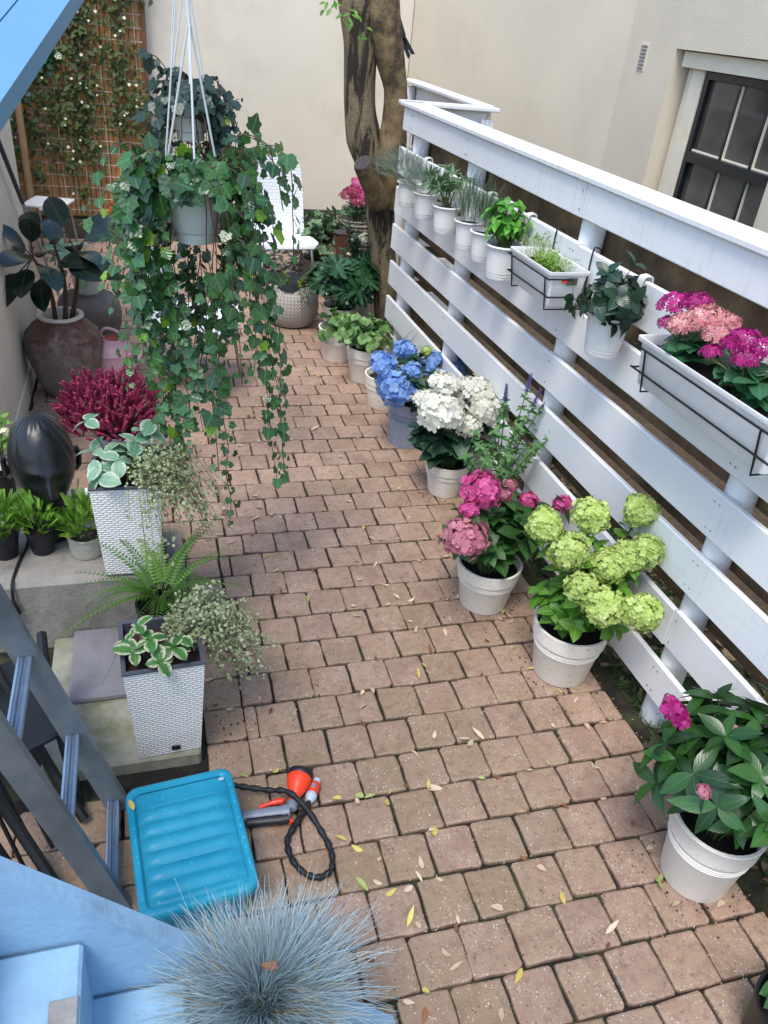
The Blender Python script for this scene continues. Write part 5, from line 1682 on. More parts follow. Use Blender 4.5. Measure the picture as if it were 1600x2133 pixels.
for path in stems(t, [Vector((.02, -.04, .33)), Vector((.0, .05, .27))], Vector((0, 0, zs)), M_STEMB, .002, .001, .02, rng):
    for q in (4, 6, 8, 10): rosette(pl_, path[q], path[q] - path[q - 1], 2, 2, rng, .5, (0, 50))
scatter(t, L_HYD[:2], pl_, G_DARK, rng, 110)
head(t, Vector((.02, .02, .26)), .022, F_WHITE, 'imp', rng, .032)

def wire_box(name, label, y, ln, dp, h, zrim, soilz):
    t = thing(name, label, 'planter box', fl(-.012 - dp / 2, y, zrim - h), TH, 'planter boxes in wire brackets on the fence')
    def ring(hx, hy, z, r=.012): return (rrect(hx, hy, r, 3), z)
    b = MB()
    hx, hy = dp / 2, ln / 2
    rings(b, [ring(hx * .72, hy * .90, 0), ring(hx * .76, hy * .92, .004), ring(hx * .90, hy * .965, h * .90), ring(hx * .985, hy * .995, h * .905), ring(hx, hy, h * .93), ring(hx, hy, h), ring(hx * .93, hy * .975, h), ring(hx * .90, hy * .965, h * .95), ring(hx * .82, hy * .94, soilz - .004)], cap_bot=True)
    b.build('tub', M_WPL, t, True)
    nn = 10
    vs = []; fs = []
    rr = random.Random(2)
    for j in range(nn + 1):
        for i in range(5): vs.append((-hx * .84 + hx * 1.68 * i / 4, -hy * .945 + hy * 1.89 * j / nn, soilz + rr.uniform(-.006, .006)))
    for j in range(nn):
        for i in range(4): a = j * 5 + i; fs.append((a, a + 1, a + 6, a + 5))
    MB().add(vs, fs).build('soil', M_POTSOIL, t, True)
    wr = .0032
    fx = -hx * .93
    zt = h * .80
    for yy in (-hy * .82, hy * .82):
        top = 1.40 - (zrim - h)
        xb = dp / 2 + .012
        MB().tube(smooth_path([(xb + .030, yy, top - .03), (xb + .028, yy, top + .006), (xb + .010, yy, top + .018), (xb - .006, yy, top + .004), (xb - .006, yy, h * .5), (xb - .006, yy, -.016)], 5), wr, 7).build('bracket_hook', M_IRON, t, True)
        MB().tube([(xb - .006, yy, -.016), (-hx * .74, yy, -.016), (-hx * .99, yy, zt)], wr, 7).build('bracket_arm', M_IRON, t, True)
    for zz in (zt, h * .30):
        xx = -hx * (1.0 if zz == zt else .87)
        MB().tube(smooth_path([(xx * -.2, -hy * .99, zz), (xx * .9, -hy * .99, zz), (xx, -hy * .93, zz), (xx, 0, zz), (xx, hy * .93, zz), (xx * .9, hy * .99, zz), (xx * -.2, hy * .99, zz)], 4), wr, 7).build('bracket_rail', M_IRON, t, True)
    MB().box((hx * .15, -hy * .99, h * .74), (.045, .0022, .026)).build('sticker', plain('sticker_dark', '#4b4a38', .5, .5, 60), t)
    MB().box((-hx * .22, -hy * .992, h * .76), (.022, .0022, .014)).build('sticker', M_RED, t)
    return t
t = wire_box('sprout_box', 'short white planter box of pale sprouts in a wire bracket', 2.83, .36, .175, .135, 1.335, .095)
pl_ = []
for i in range(330):
    x, y = rng.gauss(-.01, .028), rng.gauss(-.03, .06)
    if abs(x) > .06 or abs(y) > .14: continue
    L_ = rng.uniform(.03, .075)
    d = Vector((rng.uniform(-.6, .6), rng.uniform(-.6, .6), 1)).normalized()
    p = Vector((x, y, .097))
    rosette(pl_, p + d * L_, d, 2, 2, rng, .30, (0, 60))
    pl_.append((2, basis(p, d, (rng.uniform(-1, 1), rng.uniform(-1, 1), 0), L_ / .02)))
for i in range(50):
    d = Vector((rng.uniform(-.8, .8), rng.uniform(-.3, 1.4), 1)).normalized()
    p = Vector((rng.gauss(.03, .02), rng.gauss(.15, .03), .10)); L_ = rng.uniform(.05, .10)
    rosette(pl_, p + d * L_, d, 3, 2, rng, .35, (0, 60)); pl_.append((2, basis(p, d, (1, 0, 0), L_ / .02)))
scatter(t, L_SM + [leaf_tpl(.02, .0006, 'lance', 2, 0, .05)], pl_, G_SPROUT, rng)
t = wire_box('kalanchoe_box', 'long white planter box of magenta and salmon kalanchoe in a wire bracket', 1.72, .64, .185, .15, 1.325, .118)
for (cy, n, hs_) in ((.19, 11, [(-.03, .27, .275, F_MAG, .055), (.0, .22, .295, F_MAG, .05), (-.02, .14, .275, F_SALM, .06), (-.06, .17, .245, F_SALM, .055), (-.03, .06, .26, F_SALM, .055), (.02, .10, .275, F_SALM, .05), (-.05, .245, .225, F_MAG, .04)]), (-.07, 14, [(-.02, -.03, .275, F_MAG, .055), (.01, -.09, .275, F_MAG, .052), (-.07, .015, .225, F_MAG, .035), (-.04, -.08, .245, F_MAG, .048), (.02, -.17, .255, F_DUSTY, .04), (-.03, .0, .255, F_MAG, .04)])):
    pl_ = []
    for i in range(n):
        rosette(pl_, Vector((rng.uniform(-.03, .03), cy + rng.uniform(-.07, .07), .135 + rng.uniform(0, .05))), Vector((rng.uniform(-.2, .1), rng.uniform(-.2, .2), 1)), 5, 2, rng, 1.0, (-10, 40))
    scatter(t, L_KAL, pl_, G_KAL, rng, 60)
    for (x, y, z, m_, r_) in hs_: head(t, Vector((x, y, z - .012)), r_ * .82, m_, 'kal', rng, .045, Vector((-.3, 0, 1)))
    stems(t, [Vector((x, y, z - .03)) for (x, y, z, _, _) in hs_], Vector((-.01, cy, .12)), M_STEM, .004, .003, .02, rng)
# ================================================================ left side plants
rng = random.Random(99)
def wire_vine(t, src, spill, n, rng, length=(.12, .3)):
    pl_, mb = [], MB()
    for i in range(n):
        a = Vector(src) + Vector((rng.uniform(-.05, .05), rng.uniform(-.06, .06), rng.uniform(0, .03)))
        L_ = rng.uniform(*length)
        d = Vector((spill[0] + rng.uniform(-.7, .7), spill[1] + rng.uniform(-.7, .7), rng.uniform(-.1, .9))).normalized()
        p1 = a + d * L_ * .5
        p2 = a + Vector((d.x, d.y, 0)) * L_ * .9 + Vector((0, 0, -L_ * rng.uniform(.0, .75)))
        path = smooth_path([a, p1, p2], 7)
        mb.tube(path, .0008, 3, cap=False)
        for q in range(1, len(path)):
            for _ in range(2):
                dd_ = Vector((rng.uniform(-1, 1), rng.uniform(-1, 1), rng.uniform(-.2, 1)))
                pl_.append((rng.randrange(2), basis(path[q] + dd_ * .004, dd_, Vector((rng.uniform(-.5, .5), rng.uniform(-1, 0), 1)), rng.uniform(.7, 1.15))))
    mb.build('wiry_stems', M_STEMB, t, kind='stuff')
    scatter(t, L_TINY, pl_, G_WIREV, rng)
p1t = thing('rattan_planter', 'white woven square planter at the front corner of the stoop', 'planter', (-.038, 1.862, .041), R(3))
rattan(p1t, .232, .19, .385)
MB().box((.018, -.100, .028), (.026, .004, .018), bev=.001).build('drain_plug', M_BLACKPL, p1t)
pl_ = []
for path in stems(p1t, [Vector(v) for v in ((-.03, -.05, .45), (-.08, -.06, .42), (.03, -.08, .43), (-.01, -.11, .41), (-.06, .0, .46), (.05, -.05, .44), (-.1, -.02, .43))], Vector((-.02, -.03, .35)), M_STEM, .004, .003, .02, rng):
    rosette(pl_, path[-1], path[-1] - path[-3] + Vector((0, 0, .03)), 4, 2, rng, .75, (-10, 40))
scatter(p1t, L_HOSTA, pl_, G_HOSTA2, rng, 40)
wire_vine(p1t, (.06, .05, .36), (1.0, .15), 120, rng)
p2t = thing('rattan_planter', 'white woven square planter standing on the stoop block', 'planter', (-.118, 2.482, .301), R(-2))
rattan(p2t, .232, .19, .37)
pl_ = []
for path in stems(p2t, [Vector((-.10 + .05 * (i % 5) + rng.uniform(-.03, .03), -.03 + rng.uniform(-.08, .10), rng.uniform(.40, .50))) for i in range(14)] + [Vector((-.12, .05, .54)), Vector((.09, .08, .52))], Vector((-.03, .02, .33)), M_STEM, .004, .0025, .03, rng):
    rosette(pl_, path[-1], path[-1] - path[-3] + Vector((0, 0, .03)), 3, 2, rng, .95, (-20, 35))
scatter(p2t, L_HOSTA, pl_, G_HOSTA, rng, 60)
wire_vine(p2t, (.06, -.02, .36), (.7, -.5), 100, rng, (.14, .34))

t = thing('potted_fern', 'arching green sword fern between the two woven planters', 'potted plant', (-.03, 2.20, .041))
zs = pot(t, .07, .09, .27, M_BLACKPL, 'plain')
pl_ = []
for i in range(40):
    a = rng.uniform(0, 6.28)
    e = rng.uniform(.15, 1.1)
    d = Vector((math.cos(a) * math.cos(e), math.sin(a) * math.cos(e), math.sin(e)))
    pl_.append((0 if e < .75 else 1, basis(Vector((math.cos(a) * .02, math.sin(a) * .02, zs + .09)), d, (0, 0, 1), rng.uniform(.8, 1.15))))
scatter(t, S_FERN, pl_, G_FERN, rng, 26, 'frond')
stems(t, [Vector((rng.uniform(-.03, .03), rng.uniform(-.03, .03), zs + .1)) for i in range(10)], Vector((0, 0, zs)), M_STEM, .003, .002, .02, rng)

for (nm, lb, x, y, rb, rt, h, m_, stl, w_) in (
        ('potted_conifer', 'small feathery green plant in a black pot at the left edge', -.565, 2.565, .042, .056, .095, M_BLACKPL, 'plain', .085),
        ('potted_conifer', 'small feathery green plant in a black pot below the black head', -.440, 2.575, .040, .056, .10, M_BLACKPL, 'plain', .085),
        ('potted_conifer', 'small feathery green plant in a round grey stone pot', -.285, 2.545, .060, .066, .085, M_POT_STONE, 'plain', .095)):
    t = thing(nm, lb, 'potted plant', (x, y, .301), 0, 'small green plants on the stoop')
    zs = pot(t, rb, rt, h, m_, stl)
    sprig_bush(t, (0, 0, zs + .06), w_, w_, .12, 210, S_CON, G_CON, (0, 0, zs - .0), (.45, .8), .2)

t = thing('flower_cluster', 'leafy sprig with cream flowers left behind the black head', 'plant', (-.60, 2.90, .301))
pot(t, .04, .05, .16, M_BLACKPL, 'plain')
pl_ = []
for p in dome(Vector((.02, 0, .30)), .08, .08, .12, 30, rng, -.6): rosette(pl_, p, Vector((rng.uniform(-1, 1), rng.uniform(-1, .2), 1)), 4, 2, rng, .9)
scatter(t, L_SM, pl_, G_CON, rng)
for (x, y, z) in ((.05, -.06, .36), (-.04, -.07, .33), (-.05, -.05, .27), (.02, -.08, .22)): head(t, Vector((x, y, z)), .016, F_CREAM, 'imp', rng, .032)
stems(t, [Vector((.02, -.03, .34)), Vector((-.03, -.02, .3)), Vector((.03, .02, .36))], Vector((0, 0, .13)), M_STEM, .004, .003, .01, rng)

tl = MB().box((-.265, 2.93, .305), (.10, .13, .008), bev=.002).build('white_tile', plain('white_glaze', '#f0f2f4', .3, .02, 5), None); tag(tl, 'bright white tile lying on the stoop beside the black head', 'tile')

t = thing('potted_heather', 'crimson heather in a grey slatted trough', 'potted plant', (-.165, 3.56, 0), R(4))
for i in range(11):
    z = .014 + i * .026
    MB().box((0, 0, z), (.27 + .004 * (i % 2), .20 + .004 * (i % 2), .024), bev=.004).build('slat_ring', M_GREYW, t)
MB().box((0, 0, .292), (.262, .192, .006)).build('soil', M_POTSOIL, t)
pl_ = []
for p in dome(Vector((-.05, .03, .40)), .25, .20, .19, 800, rng, -.45):
    d = (p - Vector((-.02, .02, .22))).normalized() + Vector((0, 0, .45))
    pl_.append((rng.randrange(2), basis(p - d.normalized() * .05, d, Vector((rng.uniform(-1, 1), rng.uniform(-1, 1), .4)), rng.uniform(.85, 1.2))))
scatter(t, S_HEA, pl_, F_HEA, rng, 0, 'sprig', 'blooms')
pl_ = []
for p in dome(Vector((-.03, .03, .34)), .15, .13, .10, 70, rng, -.3):
    d = (p - Vector((0, 0, .2))).normalized()
    pl_.append((rng.randrange(2), basis(p - d * .05, d, Vector((0, -1, .4)), 1.0)))
scatter(t, S_ROS, pl_, G_OLIVE, rng)

# rubber plant in the brown jar
rbp = [(20, 490, 4.6), (60, 480, 4.5), (35, 530, 4.45), (110, 480, 4.7), (125, 445, 4.85), (205, 480, 4.75), (220, 465, 4.9), (60, 455, 4.8), (100, 560, 4.45), (45, 575, 4.35), (15, 590, 4.4), (190, 530, 4.55), (140, 545, 4.6), (30, 520, 4.75), (90, 520, 4.85), (155, 500, 4.85), (80, 600, 4.45), (205, 550, 4.65), (170, 560, 4.5), (120, 500, 4.55)]
L0 = Vector(jar.location)
pl_ = []
pths = []
bases = [Vector((-.03, .0, .40)), Vector((.02, -.02, .40)), Vector((.05, .03, .40))]
tops = [Vector((-.10, -.05, .80)), Vector((.02, -.02, .86)), Vector((.12, .04, .82))]
mb = MB()
for b0, t0 in zip(bases, tops):
    path = smooth_path([b0, b0.lerp(t0, .5) + Vector((.03, 0, .02)), t0], 8)
    MB().tube(path, [.016 - .009 * i / 16 for i in range(len(path))], 8).build('trunk', M_STEMB, jar, True, autosm=180)
    pths.append(path)
for (x, y, Y) in rbp:
    p = at(x, y, Y) - L0
    best = min((q for path in pths for q in path[8:]), key=lambda q: (q - p).length)
    d = (p - best)
    pl_.append((rng.randrange(2), basis(best + d.normalized() * max(0, d.length - .09), d.normalized() + Vector((0, 0, rng.uniform(-.3, .2))), Vector((rng.uniform(-.4, .4), rng.uniform(-.9, -.2), 1)), rng.uniform(.9, 1.15))))
    MB().tube([best, best + d.normalized() * max(.01, d.length - .08)], .004, 6).build('stalk', M_STEMB, jar, True)
scatter(jar, L_RUB, pl_, G_RUB, rng, 40)

# plant on the urn
t = thing('potted_peperomia', 'round pale variegated leaves in a white pot on the stone urn', 'potted plant', (-.40, 5.47, .336))
zs = pot(t, .075, .095, .16, M_WPL, 'plain')
pl_ = []
for i in range(34):
    a = rng.uniform(0, 6.28); e = rng.uniform(-.4, 1.0)
    d = Vector((math.cos(a) * math.cos(e), math.sin(a) * math.cos(e), math.sin(e)))
    pl_.append((0, basis(Vector((0, 0, zs + .06)) + d * rng.uniform(.07, .17), d + Vector((0, 0, -.4)), d + Vector((0, -.3, .5)), rng.uniform(.8, 1.3))))
scatter(t, [leaf_tpl(.085, .075, 'ellip', 6, .1, .3)], pl_, G_PEP, rng, 34)
stems(t, [Vector(m_.translation) for _, m_ in pl_], Vector((0, 0, zs)), M_STEM, .003, .002, .02, rng)
rl = thing('red_lantern', 'small red lantern glinting beside the ivy near the trellis', 'lantern', tuple(at(248, 500, 7.6)))
rl.location.z = 0
MB().lathe([(0, 0), (.05, 0), (.055, .01), (.055, .02), (.02, .03), (.02, .28), (.055, .30), (.06, .31), (.06, .42), (.03, .46), (0, .47)], 20).build('body', M_RED, rl, True)

# ================================================================ blue fescue on the lower step
t = thing('blue_fescue', 'spiky blue grey fescue grass tuft on the blue steps', 'potted plant', (.055, .70, .321))
pot(t, .075, .10, .14, M_BLACKPL, 'plain')
VV, FF, AA, b = [], [], [], 0
C0 = Vector((.06, .045, .15))
for i in range(4400):
    a = rng.gauss(rng.randrange(16) * .393, .13)
    u_ = rng.random()
    e = .05 + 1.50 * u_ ** .8
    L_ = rng.choice((.15, .19, .22, .24, .255)) * rng.uniform(.85, 1.1) * (.95 + .1 * math.sin(a * 3))
    d = Vector((math.cos(a) * math.cos(e), math.sin(a) * math.cos(e), math.sin(e)))
    st_ = C0 + Vector((math.cos(a), math.sin(a), 0)) * rng.uniform(0, .055) * (1.2 - u_)
    side = d.cross(Vector((0, 0, 1)));  side = side.normalized() if side.length > 1e-4 else Vector((1, 0, 0))
    kink = side * rng.gauss(0, .04)
    dr_ = rng.uniform(.02, .13) * (L_ / .28)
    rnd_ = rng.random()
    w0 = rng.uniform(.0010, .0020)
    sd2 = (side + Vector((0, 0, rng.uniform(-.6, .6)))).normalized()
    for k in range(5):
        f = k / 4
        p = st_ + d * (L_ * f) + kink * f * f + Vector((0, 0, -dr_ * f * f))
        w_ = w0 * (1 - .8 * f)
        VV += [p - sd2 * w_, p + sd2 * w_]
        AA += [(0.5, f, rnd_)] * 2
    for k in range(4):
        q = b + k * 2
        FF += [(q, q + 1, q + 3), (q, q + 3, q + 2)]
    b += 10
VV = np.array([tuple(v) for v in VV]); FF = np.array(FF); AA = np.array(AA)
nd = 4400 // 14                                   # some blades have dried to straw
link('blades', raw_mesh('blades', VV[nd * 10:], FF[nd * 8:] - nd * 10, AA[nd * 10:], G_FEST), t, 'stuff')
link('dry_blades', raw_mesh('dry_blades', VV[:nd * 10], FF[:nd * 8], AA[:nd * 10], leafmat('straw_blade', '#8c7a58', '#c2b48c', vein=0, trans=.15, rough=.7, veinb=0)), t, 'stuff')

# ================================================================ hanging ivy
def ivy(label, loc, prof, vines, mat, rng, ind, dens=.0205, wires=True, s=1.0):
    t = thing('hanging_ivy', label, 'hanging plant', loc, 0, 'ivy plants hanging over the paving')
    rb, rt, h = prof
    MB().lathe([(0, .0), (rb * .85, 0), (rb * .88, .012), (rb * .88, .03), (rb, .034), (rb + .002, .04), (rt - .004, h * .86), (rt + .003, h * .875), (rt + .003, h), (rt - .006, h), (rt - .010, h * .85), (0, h * .84)], 40).build('pot', plain('pale_sage_pot', '#cdd4cb', .5, .05, 8, .1, 60), t, True)
    MB().lathe([(rt - .011, 0), (rt * .5, .008), (0, .01)], 24, (0, 0, h * .86)).build('soil', M_POTSOIL, t, True)
    pl_, st_ = [], MB()
    for path in vines:
        den = dens
        if isinstance(path, tuple): path, den = path
        path = smooth_path(path, 9)
        st_.tube(path, [.0016] * len(path), 4, cap=False)
        acc, sgn = 0, 1
        for i in range(1, len(path)):
            seg = path[i] - path[i - 1]
            acc += seg.length
            while acc > den:
                acc -= den * rng.uniform(.7, 1.3)
                sgn = -sgn
                td = seg.normalized() if seg.length > 1e-6 else Vector((0, 0, -1))
                out = (path[i] - Vector((0, 0, path[i].z)))
                out = out.normalized() if out.length > .03 else Vector((0, -1, 0))
                sidev = td.cross(out); sidev = sidev.normalized() if sidev.length > 1e-4 else Vector((1, 0, 0))
                view = Vector((-loc[0] * .0, -1, .35))
                d = sidev * sgn * rng.uniform(.3, 1.0) + out * rng.uniform(-.1, .5) + Vector((0, 0, rng.uniform(-1.0, -.1)))
                up = out * rng.uniform(.2, .9) + view * rng.uniform(.3, 1.0) + Vector((rng.uniform(-.5, .5), rng.uniform(-.4, .3), rng.uniform(0, .8)))
                f_ = i / len(path)
                sz_ = s * rng.choice((.45, .55, .65, .75, .88, 1.05)) * (1 if f_ < .85 else .7)
                p = path[i] + (sidev * sgn * rng.uniform(.004, .016) + out * rng.uniform(-.004, .014))
                if p.y < .05 and abs(p.x + .004) < .080 and -.045 < p.z < h - .012: continue
                pl_.append((rng.randrange(4), basis(p, d, up, sz_)))
    st_.build('vine_stems', M_STEMB, t, True, kind='stuff')
    ny = max(6, len(pl_) // 28)
    rng.shuffle(pl_)
    scatter(t, L_IVY, pl_[ny:], mat, rng, ind)
    scatter(t, L_IVY, pl_[:ny], G_IVYY, rng, 0, mass='young_foliage')
    if wires:
        wm = plain('hanger_cord', '#cfd4d4', .45, .05, 20)
        hub = Vector((.004, .0, .42 + h))
        for k, a in enumerate((-90, 30, 150)):
            e_ = Vector((math.cos(R(a)) * (rt - .002), math.sin(R(a)) * (rt - .002), h * .95))
            MB().tube([e_ + Vector((0, 0, -.012)), e_, hub], .0032, 7).build('hanger', wm, t, True)
            MB().box(e_ + Vector((0, 0, -.006)), (.008, .008, .03), bev=.001).build('hanger_clip', wm, t)
        MB().tube([hub - Vector((0, 0, .02)), hub + Vector((-.006, 0, .1)), hub + Vector((-.004, 0, 1.2))], [.006, .005, .005], 8).build('hanger', wm, t, True)
        MB().tube([e_ + Vector((-.0, 0, 0)), hub + Vector((-.035, .0, .02)), hub + Vector((-.03, 0, 1.2))], .0028, 6).build('hanger', wm, t, True)
    return t
IL = Vector((.145, 2.55, 1.440))
rt_ = .098; hh_ = .165
def vine(x0, y0, x1, y1, Y0=None, Y1=None, wob=.02):
    """a strand that leaves the rim, arches to photo pixel (x0, y0) and hangs down to (x1, y1)"""
    Y0 = Y0 or rng.uniform(2.38, 2.66); Y1 = Y1 or Y0 + rng.uniform(-.05, .03)
    a, b = at(x0, y0, Y0) - IL, at(x1, y1, Y1) - IL
    ang = math.atan2(a.y, a.x)
    s = Vector((math.cos(ang) * rt_ * rng.uniform(.2, .9), math.sin(ang) * rt_ * rng.uniform(.2, .9), hh_ * .9))
    ov = s.lerp(a, .55) + Vector((0, 0, .05 + rng.uniform(-.01, .03)))
    pts = [s, ov, a]
    n = max(2, int((a - b).length / .11))
    for i in range(1, n + 1):
        p = a.lerp(b, i / n)
        pts.append(p + Vector((rng.uniform(-wob, wob), rng.uniform(-wob, wob), 0)) * (1 if i < n else .3))
    return pts
vines = []
# left curtain
for i in range(8):
    x0 = rng.uniform(262, 330)
    vines.append(vine(x0, rng.uniform(300, 420), x0 + rng.uniform(0, 70), rng.uniform(600, 820)))
for (x0, y0, x1, y1) in [(300, 420, 345, 985), (310, 430, 375, 1000), (330, 460, 400, 960), (345, 500, 380, 930), (290, 400, 330, 880), (270, 380, 290, 700), (260, 380, 300, 660), (340, 520, 420, 900), (355, 520, 352, 990)]:
    vines.append(vine(x0, y0, x1, y1))
# curtain under and right of the pot
for i in range(12):
    x0 = rng.uniform(440, 530)
    vines.append(vine(x0, rng.uniform(330, 450), x0 + rng.uniform(-45, 15), rng.uniform(560, 740), rng.uniform(2.36, 2.62)))
for i in range(6):
    x0 = rng.uniform(345, 430)
    vines.append(vine(x0, rng.uniform(540, 590), x0 + rng.uniform(-15, 30), rng.uniform(660, 820), rng.uniform(2.66, 2.72)))
for (x0, y0, x1, y1) in [(430, 440, 480, 1095), (520, 420, 578, 1000), (500, 400, 560, 880), (540, 420, 592, 995), (545, 400, 560, 800), (470, 430, 505, 800), (520, 380, 530, 780), (440, 440, 455, 980), (560, 430, 588, 900)]:
    vines.append((vine(x0, y0, x1, y1, rng.uniform(2.36, 2.46), None, .012), .027))
# outer strands arching right and left
for (x0, y0, x1, y1) in [(600, 335, 612, 560), (585, 310, 590, 440), (555, 300, 606, 400), (530, 290, 600, 370)]:
    vines.append((vine(x0, y0, x1, y1, rng.uniform(2.4, 2.55), None, .012), .032))
for (x0, y0, x1, y1) in [(215, 335, 205, 375), (230, 390, 180, 430), (240, 420, 165, 470), (240, 520, 215, 590), (260, 560, 235, 640), (250, 440, 225, 560)]:
    vines.append((vine(x0, y0, x1, y1, rng.uniform(2.42, 2.6), None, .012), .028))
# crown over the rim
for i in range(46):
    a = rng.uniform(0, 6.28); r_ = rng.uniform(.03, .23)
    e_ = Vector((math.cos(a) * r_, math.sin(a) * r_, hh_ + rng.uniform(-.02, .11) - r_ * .2))
    vines.append([Vector((math.cos(a) * .03, math.sin(a) * .03, hh_ * .85)), e_ * .6 + Vector((0, 0, .09)), e_])
# keep the front of the pot clear
def clear(path):
    return [p for p in path]
ivy('big green ivy trailing from a pale hanging pot in front', tuple(IL), (.066, rt_, hh_), vines, G_IVY, rng, 300)
IL2 = Vector((.19, 3.42, 1.60)); vines = []
for i in range(62):
    a = rng.uniform(0, 6.28); r_ = rng.uniform(.05, .17)
    top = Vector((math.cos(a) * r_ * .8, math.sin(a) * r_ * .8, .15 + rng.uniform(-.03, .10) - r_ * .25))
    e_ = Vector((math.cos(a) * r_ * 1.1, math.sin(a) * r_ * 1.1, rng.uniform(-.22, .08)))
    vines.append([Vector((0, 0, .12)), top, e_])
vines.append([Vector((0, 0, .12)), Vector((-.1, 0, .26)), Vector((-.15, -.02, .275))]); vines.append([Vector((0, 0, .1)), Vector((.13, -.05, .14)), Vector((.18, -.07, .16))])
ivy('darker round ivy in a hanging pot behind the big ivy', tuple(IL2), (.06, .085, .13), vines, G_IVY2, rng, 90, .017)

# foliage and flowers hung on the trellis
pl_, fl_ = [], []
cl_ = []
for i in range(68):
    x = rng.uniform(-1.0, .62); z0 = .5 + 2.2 * rng.random() ** .7
    cl_.append((x, z0, rng.uniform(.3, .9)))
for (x, z0, ln) in cl_:
    for k in range(int(80 * ln)):
        z = z0 - rng.random() * ln
        p = Vector((x + rng.gauss(0, .06), -.05 + rng.uniform(-.05, .02), max(.1, z)))
        pl_.append((rng.randrange(2), basis(p, Vector((rng.uniform(-1, 1), rng.uniform(-1, .2), rng.uniform(-1, .3))), Vector((rng.uniform(-.5, .5), -1, .5)), rng.uniform(1.2, 2.2))))
        if rng.random() < .03: fl_.append((0, basis(p + Vector((0, -.05, 0)), Vector((1, 0, 0)), Vector((rng.uniform(-.4, .4), -1, .5)), rng.uniform(.8, 1.3))))
scatter(tr, L_SM, pl_, G_TREL, rng)
scatter(tr, [floret_tpl(.013, 6, .4)], fl_, F_CREAM, rng, 0, 'flower', 'white_flowers')
pl_ = []
for (cx, cz, r_) in ((-.62, 2.05, .2), (-.75, .75, .2), (-.28, 1.45, .12), (-.55, 1.25, .15), (.1, 2.5, .12)):
    for k in range(90):
        p = Vector((cx + rng.gauss(0, r_ * .5), -.08 + rng.uniform(-.04, .03), cz + rng.gauss(0, r_ * .6)))
        pl_.append((rng.randrange(4), basis(p, Vector((rng.uniform(-1, 1), rng.uniform(-1, 0), rng.uniform(-1, .2))), Vector((0, -1, .6)), 1.3)))
scatter(tr, L_IVY, pl_, G_IVY, rng, 0, mass='ivy_clumps')

# sprigs on the tree trunk
pl_ = []
for (x, y, Y, n) in ((688, 12, 5.3, 9), (738, 35, 5.28, 6), (762, 68, 5.28, 4), (715, 30, 5.3, 3)):
    c = at(x, y, Y) - Vector(tree.location)
    for k in range(n):
        p = c + Vector((rng.gauss(0, .03), rng.gauss(0, .02), rng.gauss(0, .03)))
        pl_.append((rng.randrange(2), basis(p, Vector((rng.uniform(-1, 1), -.4, rng.uniform(-1, .2))), Vector((0, -.7, 1)), 1.3)))
scatter(tree, L_FEL, pl_, G_HYD_L, rng, 30)

# ================================================================ ground litter
def litter_mat(n_, a, b_): return leafmat(n_, a, b_, vein=.3, trans=.1, rough=.7, veinb=.2)
LF = [('yellow', litter_mat('yellow_leaf', '#a8964a', '#d2c26c')), ('pale tan', litter_mat('pale_leaf', '#a98f74', '#d2bfa2')), ('brown', litter_mat('brown_leaf', '#5c3d26', '#96623a')), ('green', litter_mat('green_fallen_leaf', '#7c8a4a', '#a7b06c'))]
LAND = [('lime hydrangea', 1.43, 1.94), ('pink hydrangea', 1.28, 2.39), ('white hydrangea', 1.41, 3.29), ('blue hydrangea', 1.38, 3.86), ('impatiens pot', 1.45, 1.06), ('geranium pot', 1.35, 4.75), ('spray gun', .30, 1.55), ('hose loop', .37, 1.33), ('front woven planter', .05, 1.86), ('stoop fern', .03, 2.25), ('heather trough', -.05, 3.5), ('pouf', 1.03, 5.8), ('blue fescue', .35, .8), ('hanging ivy strands', .5, 3.0), ('wicker chair', .35, 4.5)]
lms = {}
LTP = [leaf_tpl(.046, .016, 'lance', 5, .35, .12), leaf_tpl(.040, .018, 'lance', 5, -.35, -.22), leaf_tpl(.050, .014, 'lance', 5, .7, -.3), leaf_tpl(.034, .020, 'ovate', 5, .5, .1), leaf_tpl(.044, .011, 'lance', 5, .9, .25), leaf_tpl(.030, .014, 'ellip', 5, -.5, -.3)]
for i in range(210):
    ci = rng.choices((0, 1, 2, 3), (.15, .53, .22, .10))[0]
    y = rng.uniform(.55, 5.2) if rng.random() < .35 else rng.uniform(.9, 3.2)
    x = rng.uniform(.12, fence_x(y) - .1)
    if y < 1.6 and x < .45: x += .35
    if rng.random() < .4:                       # swept into a joint between two rows
        kr_ = round((5.2665 - y) / D); y = 5.2665 - kr_ * D + rng.uniform(-.012, .012)
    k = (ci, rng.randrange(6))
    if k not in lms: lms[k] = raw_mesh('fallen_leaf', *LTP[k[1]], LF[ci][1])
    M = Matrix.Translation((x, y, .004 + rng.uniform(0, .004))) @ Matrix.Rotation(rng.uniform(0, 6.28), 4, 'Z') @ Matrix.Rotation(rng.uniform(-.25, .25), 4, 'Y') @ Matrix.Scale(rng.uniform(.55, 1.15), 4)
    o = link('fallen_leaf', lms[k], None, None, M)
    sc_ = M.to_scale().x
    lk_ = min(LAND, key=lambda q: (q[1] - x) ** 2 + (q[2] - y) ** 2)
    sd_ = ('just ' if math.hypot(lk_[1] - x, lk_[2] - y) < .3 else '') + ('left of' if x < lk_[1] - .09 else ('in front of' if y < lk_[2] else 'behind'))
    tag(o, '%s %s fallen leaf on the paving %s the %s' % ('tiny' if sc_ < .72 else ('small' if sc_ < .95 else 'larger'), LF[ci][0], sd_, lk_[0]), 'leaf', 'leaves fallen on the paving')
o = link('fallen_leaf', lms[(0, 0)], None, None, Matrix.Translation(at(285, 1737, 1.48)) @ Matrix.Rotation(.3, 4, 'Z')); o.location.z = .163
tag(o, 'yellow leaf stuck on the turquoise box lid', 'leaf', 'leaves fallen on the paving')
